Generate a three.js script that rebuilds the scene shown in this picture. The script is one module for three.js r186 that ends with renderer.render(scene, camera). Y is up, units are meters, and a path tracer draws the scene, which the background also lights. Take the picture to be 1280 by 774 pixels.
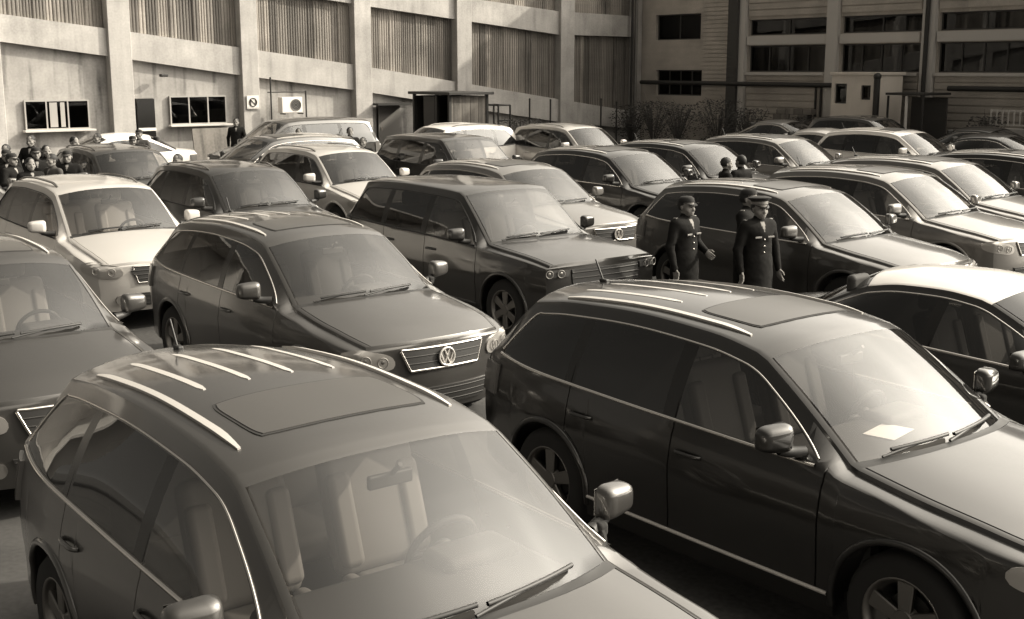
import * as THREE from 'three';
import { RoundedBoxGeometry } from 'three/addons/geometries/RoundedBoxGeometry.js';
import { mergeGeometries, toCreasedNormals } from 'three/addons/utils/BufferGeometryUtils.js';
import { MarchingCubes } from 'three/addons/objects/MarchingCubes.js';
import { ImprovedNoise } from 'three/addons/math/ImprovedNoise.js';

// ---------------------------------------------------------------- camera, sky, sun, exposure
// X points the way the parked cars face, Z to their right hand; the two buildings close X = -40 and Z = -38.6
const scene = new THREE.Scene();
const camera = new THREE.PerspectiveCamera(28.48, 1280 / 774, 0.1, 600);
{
  const head = THREE.MathUtils.degToRad(38.11), pitch = THREE.MathUtils.degToRad(11.198);
  camera.position.set(0, 3.241, 0);
  camera.lookAt(-Math.cos(head) * Math.cos(pitch), 3.241 - Math.sin(pitch), -Math.sin(head) * Math.cos(pitch));
}
const SUN = new THREE.Vector3(0.40, 0.56, -0.86).normalize();
{
  const w = 512, h = 256, px = new Float32Array(w * h * 4), d = new THREE.Vector3(), nz = new ImprovedNoise();
  for (let j = 0; j < h; j++) for (let i = 0; i < w; i++) {
    const el = ((j + 0.5) / h - 0.5) * Math.PI, az = ((i + 0.5) / w - 0.5) * Math.PI * 2;
    d.set(Math.cos(el) * Math.cos(az), Math.sin(el), Math.cos(el) * Math.sin(az));
    const c = Math.max(0, d.dot(SUN)), up = Math.max(0, d.y);
    const streak = nz.noise(d.x * 2.2 + 5, d.y * 6, d.z * 2.2) * 0.5 + nz.noise(d.x * 5, d.y * 13 + 3, d.z * 5) * 0.25;
    let L = 0.11 + 0.11 * Math.pow(1 - up, 2) + 1.6 * c * Math.pow(1 - up, 3) + 2.7 * Math.pow(c, 2) + 1.4 * Math.pow(c, 4) + 5.5 * Math.pow(c, 10);
    L *= 1 + 0.22 * streak;
    if (d.y < 0) L = 0.3;
    px.set([L * 1.055, L * 0.98, L * 0.855, 1], (j * w + i) * 4);
  }
  const sky = new THREE.DataTexture(px, w, h, THREE.RGBAFormat, THREE.FloatType);
  sky.mapping = THREE.EquirectangularReflectionMapping; sky.magFilter = THREE.LinearFilter; sky.minFilter = THREE.LinearFilter; sky.needsUpdate = true;
  scene.background = sky; scene.environment = sky;
}
const sun = new THREE.DirectionalLight(new THREE.Color(1.0, 0.93, 0.79), 4.5);
sun.position.copy(SUN).multiplyScalar(80).add(new THREE.Vector3(-18, 0, -14));
sun.target.position.set(-18, 0, -14);
sun.castShadow = true; sun.shadow.mapSize.set(4096, 4096); sun.shadow.radius = 2;
Object.assign(sun.shadow.camera, { left: -42, right: 42, top: 42, bottom: -42, near: 1, far: 200 });
scene.add(sun, sun.target);
const renderer = new THREE.WebGLRenderer({ antialias: true });
renderer.toneMapping = THREE.LinearToneMapping;
renderer.toneMappingExposure = 1.2;
renderer.shadowMap.enabled = true;

// ---------------------------------------------------------------- small helpers
let seed = 7;
const rnd = () => { seed = (seed * 1664525 + 1013904223) >>> 0; return seed / 4294967296; };
const rr = (a, b) => a + (b - a) * rnd();
const lerp = (a, b, t) => a + (b - a) * t, clamp = (x, a, b) => Math.min(b, Math.max(a, x));
const used = {};
function numbered(name) { const n = used[name] = (used[name] ?? -1) + 1; return n ? `${name}_${String(n).padStart(3, '0')}` : name; }
const V = (x, y, z) => new THREE.Vector3(x, y, z);
function tag(o, label, category, group, kind) {
  if (label) o.userData.label = label;
  if (category) o.userData.category = category;
  if (group) o.userData.group = group;
  if (kind) o.userData.kind = kind;
  return o;
}
function shade(o) { o.traverse((m) => { if (m.isMesh) { m.castShadow = true; m.receiveShadow = true; } }); return o; }
function thing(name, label, category, pos = [0, 0, 0], turn = 0, group) {
  const o = new THREE.Group(); o.name = numbered(name); o.position.set(...pos); o.rotation.y = turn; scene.add(o);
  return tag(o, label, category, group);
}
const strip = (g) => { const n = g.index ? g.toNonIndexed() : g; for (const k of Object.keys(n.attributes)) if (!['position', 'normal', 'uv'].includes(k)) n.deleteAttribute(k); return n; };
function geo(list) { return Array.isArray(list) ? (list.length > 1 ? mergeGeometries(list.map(strip)) : list[0]) : list; }
function part(parent, name, list, mat) { const m = new THREE.Mesh(geo(list), mat); m.name = name; parent.add(m); return m; }
// boxes carry uv in metres
function bx(w, h, d, x = 0, y = 0, z = 0, r = 0) {
  const g = r ? new RoundedBoxGeometry(w, h, d, 2, r) : new THREE.BoxGeometry(w, h, d);
  g.translate(x, y, z); uvMetres(g); return g;
}
function uvMetres(g) {
  const p = g.attributes.position, n = g.attributes.normal, uv = new Float32Array(p.count * 2);
  for (let i = 0; i < p.count; i++) {
    const a = Math.abs(n.getX(i)), b = Math.abs(n.getY(i)), c = Math.abs(n.getZ(i));
    if (a >= b && a >= c) { uv[2 * i] = p.getZ(i); uv[2 * i + 1] = p.getY(i); } else if (b >= c) { uv[2 * i] = p.getX(i); uv[2 * i + 1] = p.getZ(i); } else { uv[2 * i] = p.getX(i); uv[2 * i + 1] = p.getY(i); }
  }
  g.setAttribute('uv', new THREE.BufferAttribute(uv, 2)); return g;
}
function tube(pts, r, seg = 24, rad = 6, closed = false, tension = 0.5) {
  return new THREE.TubeGeometry(new THREE.CatmullRomCurve3(pts.map((p) => (p.isVector3 ? p : V(...p))), closed, 'catmullrom', tension), seg, r, rad, closed);
}
function rod(a, b, r, rad = 8) {
  const A = V(...a), B = V(...b), g = new THREE.CylinderGeometry(r, r, A.distanceTo(B), rad);
  g.applyQuaternion(new THREE.Quaternion().setFromUnitVectors(V(0, 1, 0), B.clone().sub(A).normalize()));
  const c = A.add(B).multiplyScalar(0.5); g.translate(c.x, c.y, c.z); return g;
}

// ---------------------------------------------------------------- materials (linear base colours, warm greys)
const C = (v, w = 1) => new THREE.Color().setRGB(v * (1 + 0.03 * w), v * (1 - 0.015 * w), v * (1 - 0.07 * w));
const mat = (v, roughness = 0.8, metalness = 0, extra = {}) => new THREE.MeshStandardMaterial({ color: C(v), roughness, metalness, ...extra });
const noise = new ImprovedNoise();
function fbm(x, y, z, o = 4) { let s = 0, a = 0.5, f = 1; for (let i = 0; i < o; i++) { s += a * noise.noise(x * f, y * f, z + i * 7.3); a *= 0.5; f *= 2; } return s; }
function texture(n, fn, srgb = true) {
  const d = new Uint8Array(n * n * 4);
  for (let j = 0; j < n; j++) for (let i = 0; i < n; i++) {
    const v = clamp(fn(i / n, j / n), 0, 1), k = (j * n + i) * 4;
    const q = (l) => Math.round(255 * (srgb ? (l <= 0.0031308 ? 12.92 * l : 1.055 * Math.pow(l, 1 / 2.4) - 0.055) : l));
    if (srgb) { d[k] = q(Math.min(1, v * 1.03)); d[k + 1] = q(v * 0.988); d[k + 2] = q(v * 0.94); } else d[k] = d[k + 1] = d[k + 2] = q(v);
    d[k + 3] = 255;
  }
  const t = new THREE.DataTexture(d, n, n); t.wrapS = t.wrapT = THREE.RepeatWrapping; t.magFilter = THREE.LinearFilter; t.minFilter = THREE.LinearMipmapLinearFilter; t.generateMipmaps = true;
  if (srgb) t.colorSpace = THREE.SRGBColorSpace; t.needsUpdate = true; return t;
}
// noise that wraps round at the edges of the sheet
const wrap = (f) => (u, v) => { const b = (t) => t * t * (3 - 2 * t); const x = b(u), y = b(v); return lerp(lerp(f(u, v), f(u - 1, v), x), lerp(f(u, v - 1), f(u - 1, v - 1), x), y); };
const concreteNoise = wrap((u, v) => fbm(u * 6, v * 6, 1, 5) * 0.65 + fbm(u * 40, v * 5, 9, 3) * 0.22 + fbm(u * 90, v * 90, 3, 2) * 0.3);
const concreteMap = texture(512, (u, v) => 0.39 + 0.38 * concreteNoise(u, v) - 0.2 * Math.max(0, fbm(u * 20, v * 1.6, 24, 4) - 0.1)); concreteMap.repeat.set(1 / 6, 1 / 6);
const concreteBump = texture(256, (u, v) => 0.5 + 0.5 * concreteNoise(u, v), false); concreteBump.repeat.set(1 / 3, 1 / 3);
const wallMap = texture(512, (u, v) => { const n = concreteNoise(v * 0.5 + 0.3, u); return 0.34 + 0.34 * concreteNoise(u, v) - 0.45 * Math.max(0, fbm(u * 26, v * 2.2, 4, 4) - 0.08) - 0.3 * Math.max(0, fbm(u * 3 + 7, v * 3, 14, 4)) + 0.04 * n; }); wallMap.repeat.set(1 / 7, 1 / 7);
const cladMap = texture(384, (u, v) => 0.42 + 0.3 * concreteNoise(v, u) - 0.2 * Math.max(0, fbm(u * 3 + 1, v * 3, 31, 4))); cladMap.repeat.set(1 / 6, 1 / 6);
const boothMap = texture(256, (u, v) => 0.66 + 0.2 * concreteNoise(u, v)); boothMap.repeat.set(1 / 4, 1 / 4);
const asphaltNoise = wrap((u, v) => fbm(u * 5, v * 5, 2, 4) * 0.4 + fbm(u * 120, v * 120, 5, 2) * 0.8);
const asphaltMap = texture(512, (u, v) => 0.045 + 0.045 * asphaltNoise(u, v) - 0.05 * Math.max(0, fbm(u * 4 + 3, v * 4, 21, 3))); asphaltMap.repeat.set(1 / 5, 1 / 5);
const dustNoise = wrap((u, v) => fbm(u * 7, v * 7, 11, 4) * 0.7 + fbm(u * 70, v * 70, 13, 2) * 0.5);
const paintRough = texture(256, (u, v) => 0.8 + 0.2 * dustNoise(u, v), false); paintRough.repeat.set(0.7, 0.7);
const M = {
  concrete: new THREE.MeshStandardMaterial({ map: concreteMap, bumpMap: concreteBump, bumpScale: 0.012, roughness: 0.92 }),
  wall: new THREE.MeshStandardMaterial({ map: wallMap, bumpMap: concreteBump, bumpScale: 0.01, roughness: 0.95 }),
  asphalt: new THREE.MeshStandardMaterial({ map: asphaltMap, roughness: 0.95, bumpMap: asphaltMap, bumpScale: 0.01 }),
  chrome: mat(0.82, 0.14, 1), alloy: mat(0.24, 0.45, 1), rubber: mat(0.018, 0.9), plastic: mat(0.02, 0.55), glossBlack: mat(0.012, 0.18), under: mat(0.012, 0.95),
  brightTrim: mat(0.62, 0.32, 0.35), white: mat(0.72, 0.7), frameWhite: mat(0.34, 0.6), darkSteel: mat(0.035, 0.6, 0.3), greySteel: mat(0.2, 0.55, 0.4), paper: mat(0.8, 0.9),
  seatLight: mat(0.16, 0.75), bolster: mat(0.2, 0.7), seatDark: mat(0.035, 0.8), dash: mat(0.03, 0.75), liner: mat(0.3, 0.95), screen: mat(0.25, 0.05, 1),
  cloth: mat(0.016, 0.95), hair: mat(0.01, 0.7), skin: mat(0.26, 0.6),
  dirtyGlass: mat(0.03, 0.12), roomWall: mat(0.35, 0.95),
};
// a pane reflects from both of its faces, which one sheet does with a higher ior; `clean` below 1 leaves a film of road dust
const glass = (v, clean = 1) => new THREE.MeshPhysicalMaterial({ color: C(v, 0.5), roughness: 0, transmission: clean, thickness: 0, ior: 1.68 });
M.sheets = [0.15, 0.2, 0.25, 0.31, 0.37].map((v) => new THREE.MeshStandardMaterial({ color: C(v / 0.4), map: wallMap, roughness: 0.8 })); M.sheetDark = mat(0.05, 0.7); M.clad = new THREE.MeshStandardMaterial({ color: C(1), map: cladMap, roughness: 0.9 }); M.palePaint = mat(0.52, 0.8); M.boothPaint = new THREE.MeshStandardMaterial({ color: C(1), map: boothMap, roughness: 0.85 }); M.bark = mat(0.09, 0.95); M.leaf = mat(0.05, 0.95); M.leaf.side = THREE.DoubleSide; M.curtain = mat(0.35, 0.9);
M.lampBowl = mat(0.4, 0.3, 0.6);
M.roofGlass = mat(0.06, 0.3); M.windscreen = glass(0.6, 0.985); M.sideGlass = glass(0.6, 0.98); M.tintGlass = glass(0.16); M.lens = glass(0.95); M.pane = glass(0.3); M.pane.ior = 1.3;
const paint = (v, metal = 0.35, rough = 0.42) => new THREE.MeshPhysicalMaterial({ color: C(v), metalness: metal, roughness: rough, roughnessMap: paintRough, clearcoat: 1, clearcoatRoughness: 0.09 });
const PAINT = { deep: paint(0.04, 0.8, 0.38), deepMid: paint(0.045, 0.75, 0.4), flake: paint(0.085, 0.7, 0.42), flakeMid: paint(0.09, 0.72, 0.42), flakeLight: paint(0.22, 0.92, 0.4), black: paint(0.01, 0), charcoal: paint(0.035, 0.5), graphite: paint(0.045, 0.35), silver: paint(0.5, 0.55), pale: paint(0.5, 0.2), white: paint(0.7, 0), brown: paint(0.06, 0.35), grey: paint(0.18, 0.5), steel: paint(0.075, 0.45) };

// ---------------------------------------------------------------- vehicles: x forward, y up, z to the vehicle's right
function curve(knots) { // knots [x, v] in falling x; smooth monotone interpolation
  const k = [...knots].sort((a, b) => a[0] - b[0]), n = k.length, m = [];
  for (let i = 0; i < n; i++) {
    if (i === 0 || i === n - 1) { m[i] = null; continue; }
    const a = (k[i][1] - k[i - 1][1]) / (k[i][0] - k[i - 1][0]), b = (k[i + 1][1] - k[i][1]) / (k[i + 1][0] - k[i][0]);
    m[i] = a * b <= 0 ? 0 : (2 * a * b) / (a + b);
  }
  const sl = (i) => (k[i + 1][1] - k[i][1]) / (k[i + 1][0] - k[i][0]);
  if (n > 1) { m[0] = n > 2 ? 1.5 * sl(0) - 0.5 * m[1] : sl(0); m[n - 1] = n > 2 ? 1.5 * sl(n - 2) - 0.5 * m[n - 2] : sl(n - 2); }
  return (x) => {
    if (x <= k[0][0]) return k[0][1]; if (x >= k[n - 1][0]) return k[n - 1][1];
    let i = 0; while (x > k[i + 1][0]) i++;
    const h = k[i + 1][0] - k[i][0], t = (x - k[i][0]) / h, t2 = t * t, t3 = t2 * t;
    return k[i][1] * (2 * t3 - 3 * t2 + 1) + m[i] * h * (t3 - 2 * t2 + t) + k[i + 1][1] * (3 * t2 - 2 * t3) + m[i + 1] * h * (t3 - t2);
  };
}
// a body shape: `top` holds segments of knots [x, yEdge, zEdge, yCentre, bow]
function makeShape(sp) {
  const segs = sp.top.map((s) => ({ kind: s.kind, x0: s.k[0][0], x1: s.k[s.k.length - 1][0], f: [1, 2, 3, 4].map((c) => curve(s.k.map((r) => [r[0], r[c]]))) }));
  const seg = (x) => segs.find((s) => x <= s.x0 + 1e-7 && x >= s.x1 - 1e-7) ?? (x > 0 ? segs[0] : segs[segs.length - 1]);
  const S = { sp, segs, seg, W: curve(sp.W), belt: curve(sp.belt), win: curve(sp.winLow ?? sp.belt.map(([x, y]) => [x, y + 0.03])) };
  S.kind = (x) => seg(x).kind;
  S.q = (x, s = seg(x)) => { const [yE, zE, yT, bow] = s.f.map((f) => f(x)); return { yE, zE, yT, bow }; };
  S.arch = (x) => { let y = sp.sill; for (const xc of [sp.xf, sp.xr]) { const d = Math.abs(x - xc); if (d < sp.Ra) y = Math.max(y, sp.R + Math.sqrt(sp.Ra * sp.Ra - d * d)); } return y; };
  S.under = curve([[sp.xn, sp.sill + 0.03], [sp.xf + sp.Ra + 0.05, sp.sill + 0.02], [sp.xf - sp.Ra - 0.05, sp.sill], [sp.xr + sp.Ra + 0.05, sp.sill], [sp.xr - sp.Ra - 0.1, sp.sill + 0.06], [sp.xt, sp.sill + 0.12]]);
  S.beltAt = (x, q) => Math.min(S.belt(x), q.yE - 0.05);
  S.zSide = (x, y, q = S.q(x)) => {
    const W = S.W(x), yb = S.beltAt(x, q);
    if (y <= yb) {
      const prof = [[sp.sill - 0.1, W - 0.07], [sp.sill + 0.03, W - 0.03], [sp.sill + 0.14, W - 0.012], [sp.sill + 0.3, W - 0.012], [0.62, W], [0.82, W + 0.004], [0.93, W - 0.012], [Math.max(1.0, yb), W - (sp.shoulder ?? 0.05)]];
      return S._c(prof, y);
    }
    const yt = q.yE - 0.03, t = clamp((y - yb) / (yt - yb), 0, 1), zb = S.zSide(x, yb, q);
    const tall = clamp((yt - yb) / 0.3, 0, 1);
    return lerp(zb, q.zE + 0.014, t) + 0.022 * tall * 4 * t * (1 - t) + (1 - tall) * 0.03 * Math.sin(Math.PI * t);
  };
  S._c = (p, y) => { if (y <= p[0][0]) return p[0][1]; for (let i = 0; i < p.length - 1; i++) if (y <= p[i + 1][0]) { const t = (y - p[i][0]) / (p[i + 1][0] - p[i][0]), s = t * t * (3 - 2 * t); return lerp(p[i][1], p[i + 1][1], lerp(t, s, 0.6)); } return p[p.length - 1][1]; };
  S.pow = (k) => (k === 'bonnet' ? 2.4 : k === 'cowl' ? 2.3 : 2.2);
  S.topPoint = (x, t, q = S.q(x), s = seg(x)) => { const a = Math.abs(t); return V(x + q.bow * (1 - Math.pow(a, S.pow(s.kind))), q.yE + (q.yT - q.yE) * (1 - Math.pow(a, sp.crown ?? 2.3)), t * q.zE); };
  // window opening
  const w = sp.dlo;
  S.winTop = (x, q = S.q(x)) => { const lo = S.win(x); return Math.max(lo, Math.min(q.yE - w.pil, lo + (x - w.xr) * w.slope)); };
  S.open = (x) => x > w.xr && x < w.xf && S.winTop(x) - S.win(x) > 0.006;
  let a = w.xr; for (let x = w.xr + 0.001; x < w.xf; x += 0.002) if (S.winTop(x) - S.win(x) > 0.006) a = x; // foremost point that is open
  S.xA = a;
  // nose and tail
  const nose = curve(sp.nose);
  S.front = (y, t, off = 0, n = 2.4) => { const q = S.q(sp.xn), z = y > q.yE ? q.zE : S.zSide(sp.xn, y, q); return V(sp.xn + nose(y) * (1 - Math.pow(Math.abs(t), n)) + off, y, t * z); };
  S.perim = (q, y, side) => { // round the corner: below 1 across the nose, above 1 along the flank
    if (q <= 1) return S.front(y, q * side);
    const x = sp.xn - (q - 1); return V(x, y, side * S.zSide(x, y));
  };
  return S;
}
const ROWF = [0, 0.05, 0.12, 0.15, 0.165, 0.18, 0.3, 0.42, 0.55, 0.68, 0.8, 0.9, 0.96, 1];
const ROWT = [0.985, 0.965, 0.958, 0.95, 0.78, 0.6, 0.43, 0.22, 0];
function bodyParts(S) {
  const sp = S.sp, need = new Map(), add = (x, f = 0) => need.set(Math.round(x * 1e4) / 1e4, Math.max(f, need.get(Math.round(x * 1e4) / 1e4) ?? 0));
  for (const s of S.segs) { const n = s.kind === 'roof' ? 22 : s.kind === 'bonnet' ? 14 : s.kind === 'cowl' ? 1 : 8; for (let i = 0; i <= n; i++) add(lerp(s.x0, s.x1, i / n), i === 0 || i === n ? 1 : 0); }
  for (const xc of [sp.xf, sp.xr]) { for (let i = 0; i <= 12; i++) add(xc - Math.cos((i / 12) * Math.PI) * sp.Ra * 0.999, 1); add(xc - sp.Ra - 0.003, 1); add(xc + sp.Ra + 0.003, 1); }
  for (const p of sp.dlo.pillars) { add(p[0], 1); add(p[1], 1); }
  add(S.xA, 1); add(sp.dlo.xr + 0.001, 1); for (let i = 1; i <= 8; i++) { add(lerp(sp.dlo.xr, sp.dlo.xr + 0.3, i / 8)); add(lerp(S.xA, S.xA - 0.6, i / 8)); }
  const seams = [...sp.doors.flat()].filter((v, i, a) => a.findIndex((u) => Math.abs(u - v) < 0.01) === i);
  for (const x of seams) { add(x - 0.006, 2); add(x, 3); add(x + 0.006, 2); }
  let xs = [...need.keys()].sort((a, b) => b - a);
  xs = xs.filter((x, i) => need.get(x) > 0 || xs.every((o) => o === x || need.get(o) === 0 || Math.abs(o - x) > 0.012));
  xs = xs.filter((x, i) => i === 0 || xs[i - 1] - x > 0.0015);
  const doorAt = (x) => sp.doors.findIndex(([a, b]) => x < a && x > b);
  const ring = (x, s) => {
    const q = S.q(x, s), arch = S.arch(x), yb = arch > sp.sill ? Math.max(arch, S.under(x)) : S.under(x), yB = S.beltAt(x, q), pts = [];
    pts.push(V(x, yb + 0.02, S.zSide(x, yb, q) - 0.22)); pts.push(V(x, yb, S.zSide(x, yb, q) - 0.02));
    const seam = seams.some((v) => Math.abs(v - x) < 1e-4);
    ROWF.forEach((f, i) => {
      const y = lerp(yb, yB, f); let z = S.zSide(x, y, q);
      const inDoor = doorAt(x) >= 0 || seam;
      if (i >= 4 && seam) z -= 0.016; else if (i === 4 && inDoor) z -= 0.012;
      pts.push(V(x, y, z));
    });
    const op = S.open(x), yt = q.yE - 0.03, lo = op ? S.win(x) : lerp(yB, yt, 0.25), hi = op ? S.winTop(x, q) : lerp(yB, yt, 0.8);
    for (const f of [0, 0.33, 0.67, 1]) { const y = lerp(lo, hi, f); pts.push(V(x, y, S.zSide(x, y, q) - (seam && f === 0 ? 0.012 : 0))); }
    pts.push(V(x, yt, q.zE + 0.014)); pts.push(V(x, q.yE - 0.006, q.zE + 0.006));
    for (const t of ROWT) { const p = S.topPoint(x, t, q, s); if (t === 0.958 && (s.kind === 'bonnet' || s.kind === 'windscreen' || s.kind === 'rearglass')) p.y -= 0.011; pts.push(p); }
    return pts;
  };
  const NF = 2 + ROWF.length, NW = NF + 4, NE = NW + 2, R = NE + ROWT.length - 1;
  const tris = { pos: [], tag: [] };
  const quad = (a, b, c, d, t) => { for (const p of [a, b, c, a, c, d]) tris.pos.push(p.x, p.y, p.z); tris.tag.push(t, t); };
  const flip = (p) => V(p.x, p.y, -p.z);
  const classify = (xm, j, side, s) => {
    const sd = side > 0 ? 'right' : 'left';
    if (j >= 6 && j < NF) { const d = doorAt(xm); if (d >= 0) return `door|${d}|${sd}`; }
    if (j >= NF && j < NW - 1 && S.open(xm)) {
      const p = sp.dlo.pillars; if (p.some(([a, b]) => xm < a && xm > b)) return `pillar|${p.findIndex(([a, b]) => xm < a && xm > b)}|${sd}`;
      let k = 0; for (const [a] of p) if (xm < a - 1e-4) k++;
      return `side_window|${k}|${sd}`;
    }
    if (j >= NE + 2) { if (s.kind === 'bonnet') return 'bonnet'; if (s.kind === 'windscreen') return 'windscreen'; if (s.kind === 'rearglass') return 'rear_window'; if (s.kind === 'boot') return 'boot_lid'; }
    if (j >= NE && s.kind === 'cowl') return 'cowl';
    if (j >= NE - 1 && (s.kind === 'roof' || s.kind === 'header')) return 'roof';
    return 'body';
  };
  for (const s of S.segs) {
    const st = xs.filter((x) => x <= s.x0 + 1e-6 && x >= s.x1 - 1e-6), rings = st.map((x) => ring(x, s));
    for (let i = 0; i < st.length - 1; i++) {
      const xm = (st[i] + st[i + 1]) / 2, A = rings[i], B = rings[i + 1];
      for (let j = 0; j < R; j++) {
        quad(A[j], B[j], B[j + 1], A[j + 1], classify(xm, j, 1, s));
        quad(flip(A[j + 1]), flip(B[j + 1]), flip(B[j]), flip(A[j]), classify(xm, j, -1, s));
      }
    }
  }
  // nose and tail panels close the two ends
  const ts = [...ROWT.slice().reverse(), 1].flatMap((t) => (t === 0 ? [0] : [t])), cols = [...ts.slice().reverse().map((t) => -t), ...ts.slice(1)];
  const bowF = curve(sp.nose), bowR = curve(sp.tail);
  for (const end of [1, -1]) {
    const x = end > 0 ? sp.xn : sp.xt, s = end > 0 ? S.segs[0] : S.segs[S.segs.length - 1], r = ring(x, s), q = S.q(x, s), side = r.slice(1, NE), rows = [];
    const yTop = q.yE, yLow = side[0].y, pw = end > 0 ? 2.4 : 2.2;
    side.push(r[NE - 1 + 0].clone().setY(q.yE).setZ(q.zE));
    for (const p of side) rows.push(cols.map((t) => {
      const a = Math.abs(t), k = clamp((p.y - (yTop - 0.3)) / 0.3, 0, 1), bow = p === side[side.length - 1] ? q.bow : end > 0 ? bowF(p.y) : bowR(p.y);
      return V(x + bow * (1 - Math.pow(a, pw)), p.y + k * k * (q.yT - q.yE) * (1 - Math.pow(a, sp.crown ?? 2.3)), t * p.z);
    }));
    for (let i = 0; i < rows.length - 1; i++) for (let c = 0; c < cols.length - 1; c++) {
      const t = end > 0 ? (rows[i][c].y > sp.bumperTop ? 'body' : 'front_bumper') : (rows[i][c].y > (sp.rearBumperTop ?? 0.62) ? 'tailgate' : 'rear_bumper');
      if (end > 0) quad(rows[i][c + 1], rows[i][c], rows[i + 1][c], rows[i + 1][c + 1], t); else quad(rows[i][c], rows[i][c + 1], rows[i + 1][c + 1], rows[i + 1][c], t);
    }
  }
  let g = new THREE.BufferGeometry(); g.setAttribute('position', new THREE.Float32BufferAttribute(tris.pos, 3));
  g = toCreasedNormals(g, 0.62);
  const P = g.attributes.position.array, N = g.attributes.normal.array, byTag = {};
  tris.tag.forEach((t, i) => {
    const o = byTag[t] ??= { p: [], n: [], u: [] };
    for (let k = 0; k < 9; k++) { o.p.push(P[i * 9 + k]); o.n.push(N[i * 9 + k]); }
    for (let k = 0; k < 3; k++) { const x = P[i * 9 + k * 3], y = P[i * 9 + k * 3 + 1], z = P[i * 9 + k * 3 + 2], ny = Math.abs(N[i * 9 + k * 3 + 1]); o.u.push(x, ny > 0.6 ? z : y); }
  });
  const out = {};
  for (const [t, o] of Object.entries(byTag)) { const b = new THREE.BufferGeometry(); b.setAttribute('position', new THREE.Float32BufferAttribute(o.p, 3)); b.setAttribute('normal', new THREE.Float32BufferAttribute(o.n, 3)); b.setAttribute('uv', new THREE.Float32BufferAttribute(o.u, 2)); out[t] = b; }
  return out;
}
// a thick patch laid on a surface f(u, v) -> Vector3, pushed out along `dir`
function patch(f, nu, nv, off, thick = 0.02, flipSide = false) {
  const pos = [], P = [];
  const e = 1e-3, nrm = (u, v) => { const a = f(u + e, v).sub(f(u - e, v)), b = f(u, v + e).sub(f(u, v - e)); return a.cross(b).normalize().multiplyScalar(flipSide ? -1 : 1); };
  for (let j = 0; j <= nv; j++) for (let i = 0; i <= nu; i++) { const u = i / nu, v = j / nv, p = f(u, v), n = nrm(clamp(u, 0.002, 0.998), clamp(v, 0.002, 0.998)); P.push([p.clone().addScaledVector(n, off), p.clone().addScaledVector(n, off - thick)]); }
  const at = (i, j, k) => P[j * (nu + 1) + i][k], q = (a, b, c, d) => { const o = flipSide ? [a, c, b, a, d, c] : [a, b, c, a, c, d]; for (const p of o) pos.push(p.x, p.y, p.z); };
  for (let j = 0; j < nv; j++) for (let i = 0; i < nu; i++) { q(at(i, j, 0), at(i + 1, j, 0), at(i + 1, j + 1, 0), at(i, j + 1, 0)); q(at(i, j + 1, 1), at(i + 1, j + 1, 1), at(i + 1, j, 1), at(i, j, 1)); }
  for (let i = 0; i < nu; i++) { q(at(i, 0, 1), at(i + 1, 0, 1), at(i + 1, 0, 0), at(i, 0, 0)); q(at(i, nv, 0), at(i + 1, nv, 0), at(i + 1, nv, 1), at(i, nv, 1)); }
  for (let j = 0; j < nv; j++) { q(at(0, j, 0), at(0, j + 1, 0), at(0, j + 1, 1), at(0, j, 1)); q(at(nu, j, 1), at(nu, j + 1, 1), at(nu, j + 1, 0), at(nu, j, 0)); }
  let g = new THREE.BufferGeometry(); g.setAttribute('position', new THREE.Float32BufferAttribute(pos, 3)); g = toCreasedNormals(g, 0.7); return uvMetres(g);
}
const wheelGeo = new Map();
function wheelParts(R, spokes) {
  const key = R + '/' + spokes; if (wheelGeo.has(key)) return wheelGeo.get(key);
  const ro = R * 0.64, w = 0.12, pr = [];
  for (const [r, z] of [[ro, -w], [R * 0.9, -w - 0.008], [R * 0.985, -w + 0.03], [R, -w + 0.06], [R, w - 0.06], [R * 0.985, w - 0.03], [R * 0.9, w + 0.008], [ro, w]]) pr.push(new THREE.Vector2(r, z));
  const tyre = new THREE.LatheGeometry(pr, 36); tyre.rotateX(Math.PI / 2);
  const rp = [[ro - 0.03, -w], [ro - 0.035, w - 0.05], [ro - 0.012, w - 0.006], [ro + 0.004, w + 0.006], [ro + 0.006, w - 0.01]].map(([r, z]) => new THREE.Vector2(r, z));
  const barrel = new THREE.LatheGeometry(rp, 36); barrel.rotateX(Math.PI / 2);
  const list = [barrel], hub = new THREE.CylinderGeometry(0.06, 0.085, 0.05, 16); hub.rotateX(Math.PI / 2); hub.translate(0, 0, w - 0.035); list.push(hub);
  for (let i = 0; i < spokes; i++) { const s = new THREE.Shape(); s.moveTo(-0.032, 0.05); s.lineTo(0.032, 0.05); s.lineTo(0.045, ro - 0.02); s.lineTo(-0.045, ro - 0.02); const g = new THREE.ExtrudeGeometry(s, { depth: 0.025, bevelEnabled: true, bevelSize: 0.006, bevelThickness: 0.008, bevelSegments: 1, steps: 1 }); g.translate(0, 0, w - 0.05); g.rotateZ((i / spokes) * Math.PI * 2); list.push(g); }
  const disc = new THREE.CylinderGeometry(ro * 0.6, ro * 0.6, 0.03, 20); disc.rotateX(Math.PI / 2); disc.translate(0, 0, 0.02);
  const r = { tyre, rim: geo(list), disc }; wheelGeo.set(key, r); return r;
}
const lensBall = new THREE.SphereGeometry(0.04, 14, 10);
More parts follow.
